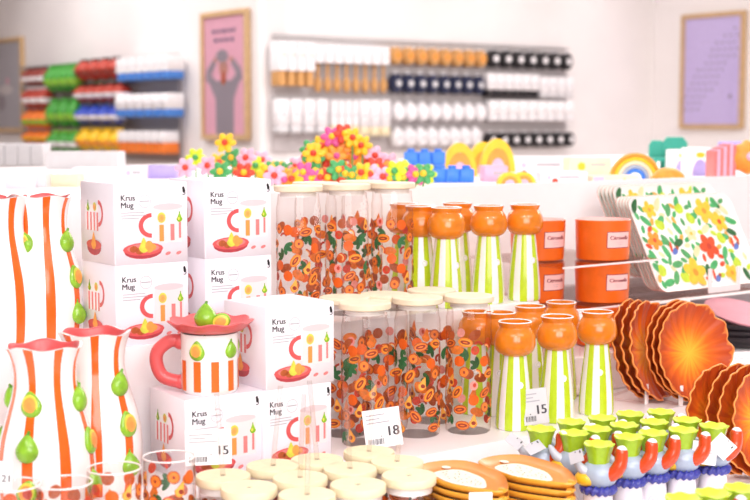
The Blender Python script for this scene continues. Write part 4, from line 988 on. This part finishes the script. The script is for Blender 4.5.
# ---------------------------------------------------------------- hanging racks with goods
def rack_panel(wall, px0, px1, py0, py1, label, rows):
    p0 = wall_pt(wall, px0, 120, .012); p1 = wall_pt(wall, px1, 120, .012); pm = (p0 + p1) / 2; w = (Vector((p1.x - p0.x, p1.y - p0.y, 0))).length
    zt = wall_pt(wall, (px0 + px1) / 2, py0, .012).z; zb = wall_pt(wall, (px0 + px1) / 2, py1, .012).z
    t = thing('display_rack', label, 'rack', Vector((pm.x, pm.y, zb)), WRZ[wall])
    b = MB(); b.box(-w / 2, w / 2, -.01, .01, 0, zt - zb, 'panel_grey' if wall == 'A' else 'panel_pale', .002); b.build('back_board', t)
    for py in rows:
        z = wall_pt(wall, (px0 + px1) / 2, py, .05).z - zb
        b = MB(); b.box(-w / 2, w / 2, -.03, -.01, z, z + .015, 'steel', .002); b.build('rail', t)
    return t
def row(wall, px0, px1, py0, py1, n, name, cat, mk, label, group, depth=.10, fill=.88, off=None):
    off = off or .035 + depth * .6
    py_m = (py0 + py1) / 2
    proto = None
    z1 = wall_pt(wall, (px0 + px1) / 2, py0, off).z; z0 = wall_pt(wall, (px0 + px1) / 2, py1, off).z
    A_ = wall_pt(wall, px0, py_m, off); B_ = wall_pt(wall, px1, py_m, off); A_.z = B_.z = z0
    sh_ = (NA if wall != 'B' else NB) * (off - .045)
    L = (B_ - A_).length; w = L / n * fill
    def make():
        t = thing(name, '', cat, (0, 0, 0)); mk(t, w, z1 - z0, depth); return t
    proto = Proto(make)
    for i in range(n):
        p = A_ + (B_ - A_) * ((i + .5) / n) - sh_
        proto.put(p, WRZ[wall], label.format(ORD[i]), group)
def pack(cols):
    def mk(t, w, h, d):
        m1, m2, m3 = cols
        def pil(x, y, z):   # pillow bag: full in the middle, flat at the seams
            e = (1 - z * z * .9) ** .5; sx = abs(x) ** .55 * (1 if x > 0 else -1)
            return (sx, y * max(.12, e), z)
        b = MB(); b.ball((0, -d / 2, h * .46), (w / 2, d / 2, h * .46), m1, 20, 12, pil)
        b.m = [b.mi(m2) if .22 * h < sum((b.v[j].z for j in f)) / len(f) < .5 * h else mi for f, mi in zip(b.f, b.m)]
        b.build('bag', t, ang=80)
        b = MB(); b.box(-w / 2 * .9, w / 2 * .9, -d / 2 - .006, -d / 2 + .006, h * .86, h, m3, .002); b.build('header', t)
    return mk
def card(m1, m2, frac=.25, bottom=True, slim=.96):
    def mk(t, w, h, d):
        w *= slim
        z0, z1 = (0, h * frac) if bottom else (h * (1 - frac), h)
        b = MB(); b.box(-w / 2, w / 2, -d, 0, 0 if not bottom else z1, h if bottom else z0, m1, .003)
        f = flat((0, -d, 0), (1, 0, 0), (0, 0, 1), (0, -1, 0)); b.rect(-w * .25, h * .55, w * .2, h * .6, f, 'text_light'); b.build('box', t)
        b = MB(); b.box(-w / 2 * .96, w / 2 * .96, -d * .95, -.002, z0, z1, m2, .003); b.build('band', t)
    return mk
def spoon(t, w, h, d):
    b = MB(); b.box(-w * .46, w * .46, -d, 0, h * .62, h, 'pack_white', .002); f = flat((0, -d, 0), (1, 0, 0), (0, 0, 1), (0, -1, 0)); b.rect(-w * .2, h * .75, w * .1, h * .78, f, 'text_light'); b.build('header_card', t)
    b = MB(); b.tube([(0, -d * .6, h * .22), (0, -d * .6, h * .64)], [w * .16, w * .13], 'wood_mid', 10); b.build('handle', t)
    b = MB(); b.ball((0, -d * .6, h * .17), (w * .42, d * .3, h * .17), 'wood_mid', 16, 10); b.build('bowl', t, ang=80)
def brush(t, w, h, d):
    b = MB(); b.box(-w / 2 * .94, w / 2 * .94, -d, 0, h * .34, h, 'pack_white', .003); f = flat((0, -d, 0), (1, 0, 0), (0, 0, 1), (0, -1, 0)); b.ell(0, h * .7, w * .07, h * .06, f, 'wood_mid', .002); b.build('box', t)
    b = MB(); b.box(-w / 2 * .8, w / 2 * .8, -d * .9, -d * .1, 0, h * .34, 'wood_mid', .003); b.build('wooden_head', t)
def gadget(m1, m2, ring=True):
    def mk(t, w, h, d):
        r = min(w, h) * .5
        b = MB(); b.T = Matrix.Translation((0, -d * .5, h * .46)) @ Matrix.Scale(w / 2 / r * .98, 4, (1, 0, 0)) @ Matrix.Scale(h / 2 / r * .92, 4, (0, 0, 1)) @ Matrix.Rotation(PI / 2, 4, 'X')
        b.lathe([(.001, -d * .45), (r * .8, -d * .45), (r, -d * .3), (r, d * .3), (r * .8, d * .45), (.001, d * .45)], m1, 24, cap0=False); b.build('round_body', t)
        b = MB(); b.T = Matrix.Translation((0, -d * .97, h * .46)) @ Matrix.Rotation(PI / 2, 4, 'X'); b.lathe([(.001, .0), (r * .45, .0), (r * .45, .004), (.001, .006)], m2, 18, cap0=False); b.build('label_disc', t)
        b = MB(); b.box(-w * .14, w * .14, -d * .6, -d * .4, h * .86, h, 'pack_white', .002); b.build('hang_tab', t)
    return mk
rack_panel('A', 24, 181, 64, 158, 'grey pegboard rack of colourful bags on the left wall', (62, 83, 106, 130))
LA = 'coloured bags on the left pegboard'
for px0, px1, py0, py1, n, cols, nm in [
    (26, 47, 67, 86, 3, ('pack_maroon', 'pack_white', 'pack_dark'), 'maroon bag with pale band, {} from left, top row of left rack'),
    (26, 48, 87, 108, 3, ('pack_red', 'pack_white', 'pack_white'), 'red and white bag, {} from the left in the second row of the left rack'),
    (26, 49, 109, 129, 3, ('pack_orange', 'pack_lime', 'pack_red'), 'orange and lime bag, {} from the left in the third row of the left rack'),
    (26, 50, 131, 143, 3, ('pack_orange', 'pack_yellow', 'pack_orange'), 'orange bag, {} from the left in the bottom row of the left rack'),
    (49, 78, 64, 92, 4, ('pack_green', 'pack_lime', 'pack_green'), 'green bag, {} of the green ones in the top row'),
    (50, 79, 98, 127, 3, ('pack_green', 'pack_lime', 'pack_green'), 'green bag, {} of the green ones in the middle row'),
    (51, 79, 130, 152, 3, ('pack_green', 'pack_white', 'pack_lime'), 'green bag with white band, {} of the green ones in the bottom row'),
    (79, 121, 58, 80, 4, ('pack_red', 'pack_maroon', 'pack_dark'), 'dark red bag, {} of the four in the top row'),
    (78, 126, 83, 102, 5, ('pack_red', 'pack_white', 'pack_dark'), 'red bag with pale band, {} of the five in the second row'),
    (79, 122, 105, 124, 4, ('pack_blue', 'pack_white', 'pack_blue'), 'blue and white bag, {} of the four in the third row'),
    (80, 124, 128, 151, 4, ('pack_yellow', 'petal_orange', 'pack_yellow'), 'yellow bag, {} of the four in the bottom row')]:
    row('A', px0, px1, py0, py1, n, 'snack_bag', 'bag', pack(cols), nm, LA, depth=.16)
for px0, px1, py0, py1, n, m1, m2, nm in [(123, 176, 57, 80, 6, 'pack_white', 'pack_sky', 'white box with a blue foot, {} from the left in the top row'),
    (122, 176, 94, 117, 6, 'pack_white', 'pack_sky', 'white box with a blue foot, {} from the left in the middle row'), (125, 171, 131, 153, 6, 'pack_white', 'pack_orange', 'white box with an orange foot, {} from the left in the bottom row')]:
    row('A', px0, px1, py0, py1, n, 'hanging_box', 'box', card(m1, m2, .34 if m2 == 'pack_sky' else .5), nm, 'white boxes on the left pegboard', depth=.14)
rack_panel('B', 272, 565, 62, 150, 'grey wall rack of kitchen tools on the back wall', (43, 72, 100, 128))
row('B', 274, 311, 42, 86, 4, 'brush_box', 'box', brush, 'white box with a wooden brush head below, {} from the left on the back rack', 'brush boxes on the back rack', depth=.12, fill=.9)
row('B', 312, 387, 46, 93, 8, 'wooden_spoon', 'spoon', spoon, 'wooden spoon on a white header card, {} from the left on the back rack', 'wooden spoons on the back rack', depth=.08)
row('B', 388, 485, 47, 66, 8, 'wooden_brush', 'brush', gadget('wood_mid', 'petal_orange'), 'round amber wooden brush, {} from the left in the top row', 'amber brushes on the back rack', depth=.09)
row('B', 486, 571, 50, 69, 7, 'round_tool', 'kitchen tool', gadget('black', 'pack_white'), 'round black kitchen tool with white label, {} from the left in the top row', 'black tools on the back rack', depth=.09)
row('B', 389, 483, 73, 94, 8, 'round_tool', 'kitchen tool', gadget('navy', 'card_grey'), 'round navy kitchen tool with pale disc, {} from the left in the second row', 'navy tools on the back rack', depth=.09)
row('B', 484, 536, 74, 97, 6, 'hanging_box', 'box', card('pack_white', 'black', .30, True), 'white box with a black foot, {} from the left in the second row', 'black footed boxes on the back rack', depth=.08, fill=.9)
row('B', 537, 571, 77, 98, 4, 'hanging_box', 'box', card('pack_white', 'card_grey', .2), 'white box with a grey foot, {} from left at the second row end', 'grey footed boxes on the back rack', depth=.08, fill=.85)
row('B', 274, 326, 99, 133, 4, 'hanging_box', 'box', card('pack_white', 'card_grey', .2), 'tall white box, {} from the left in the lower row', 'tall white boxes on the back rack', depth=.08, fill=.82)
row('B', 328, 356, 100, 136, 4, 'hanging_box', 'box', card('pack_white', 'toy_cream', .3), 'tall cream-footed box, {} from the left in the lower row', 'cream footed boxes on the back rack', depth=.08, fill=.8)
row('B', 357, 388, 100, 136, 3, 'hanging_box', 'box', card('pack_white', 'wood_pale', .25), 'tall white box with pale wooden foot, {} from the left in the lower row', 'wooden footed boxes on the back rack', depth=.08, fill=.85)
row('B', 391, 484, 102, 121, 8, 'round_tool', 'kitchen tool', gadget('pack_white', 'card_white'), 'round white kitchen tool, {} from the left in the third row', 'white tools on the back rack', depth=.09)
row('B', 486, 571, 101, 121, 9, 'hanging_box', 'box', card('card_white', 'pack_white', .3), 'small white box, {} from the left in the third row, right half', 'small white boxes on the back rack', depth=.08, fill=.85)
row('B', 391, 480, 127, 146, 8, 'round_tool', 'kitchen tool', gadget('pack_white', 'card_grey'), 'round white kitchen tool, {} from the left in the bottom row', 'lower white tools on the back rack', depth=.09)
row('B', 484, 573, 131, 147, 8, 'round_tool', 'kitchen tool', gadget('black', 'pack_white'), 'round black kitchen tool with white label, {} from the left in the bottom row', 'lower black tools on the back rack', depth=.09)

# ---------------------------------------------------------------- light and exposure
sc_ = bpy.context.scene
w = bpy.data.worlds.new('world'); sc_.world = w; w.use_nodes = True
bg = w.node_tree.nodes['Background']; bg.inputs['Color'].default_value = (1, .965, .98, 1); bg.inputs['Strength'].default_value = .9
def area(x, y, z, sx, sy, e, col=(1, .965, .965), aim=None):
    l = bpy.data.lights.new('soft_fill', 'AREA'); l.shape = 'RECTANGLE'; l.size = sx; l.size_y = sy; l.energy = e; l.color = col  # large soft area lamps added as fill, no visible fixture
    o = bpy.data.objects.new('soft_fill', l); C.objects.link(o); o.location = (x, y, z)
    if aim is not None: o.rotation_euler = (Vector(aim) - Vector((x, y, z))).to_track_quat('-Z', 'Y').to_euler()
def spot(x, y, z, e, aim, r=.06, ang=60):
    l = bpy.data.lights.new('ceiling_spot', 'SPOT'); l.energy = e; l.shadow_soft_size = r; l.spot_size = math.radians(ang); l.spot_blend = .6; l.color = (1, .96, .95)
    o = bpy.data.objects.new('ceiling_spot', l); C.objects.link(o); o.location = (x, y, z); o.rotation_euler = (Vector(aim) - Vector((x, y, z))).to_track_quat('-Z', 'Y').to_euler()
area(-.6, -.7, 3.3, 2.4, 1.6, 72); area(1.9, .1, 3.3, 2.4, 1.6, 100); area(.2, 3.6, 3.3, 3, 2, 66)
area(-1.5, 6.4, 3.3, 3, 2.4, 215); area(2.6, 6.2, 3.3, 3, 2.4, 300); area(-3.0, 9.5, 3.3, 3, 3, 170); area(4.6, 8.0, 3.3, 2, 2, 120)  # added fill to lift the back walls
area(.7, -1.4, 2.2, 2.6, 1.6, 200, aim=(.45, 2.6, 1.05))  # frontal fill added behind the camera to brighten faces of the goods
for x, y, e in ((-1.0, .6, 40), (.2, .5, 55), (1.3, .9, 70), (-.4, 1.0, 35)): spot(x, y - .9, 3.2, e * 1.15, (x * .35 + .1, 2.3, 1.0))
for px, py, wl in ((210, 20, 'A'), (300, 60, 'B'), (430, 60, 'B'), (540, 60, 'B'), (715, 60, 'C'), (60, 80, 'A'), (120, 80, 'A')):
    q = wall_pt(wl, px, py); n = NA if wl != 'B' else NB; s = q + n * 1.6; spot(s.x, s.y, 3.3, 55, (q.x, q.y, 1.5), .08, 75)
sc_.view_settings.view_transform = 'Standard'; sc_.view_settings.look = 'None'; sc_.view_settings.gamma = 1; sc_.view_settings.use_curve_mapping = False
sc_.view_settings.exposure = -1.2
sc_.cycles.max_bounces = 10; sc_.cycles.transparent_max_bounces = 40; sc_.cycles.diffuse_bounces = 5; sc_.cycles.caustics_reflective = False; sc_.cycles.caustics_refractive = False; sc_.cycles.sample_clamp_indirect = 6
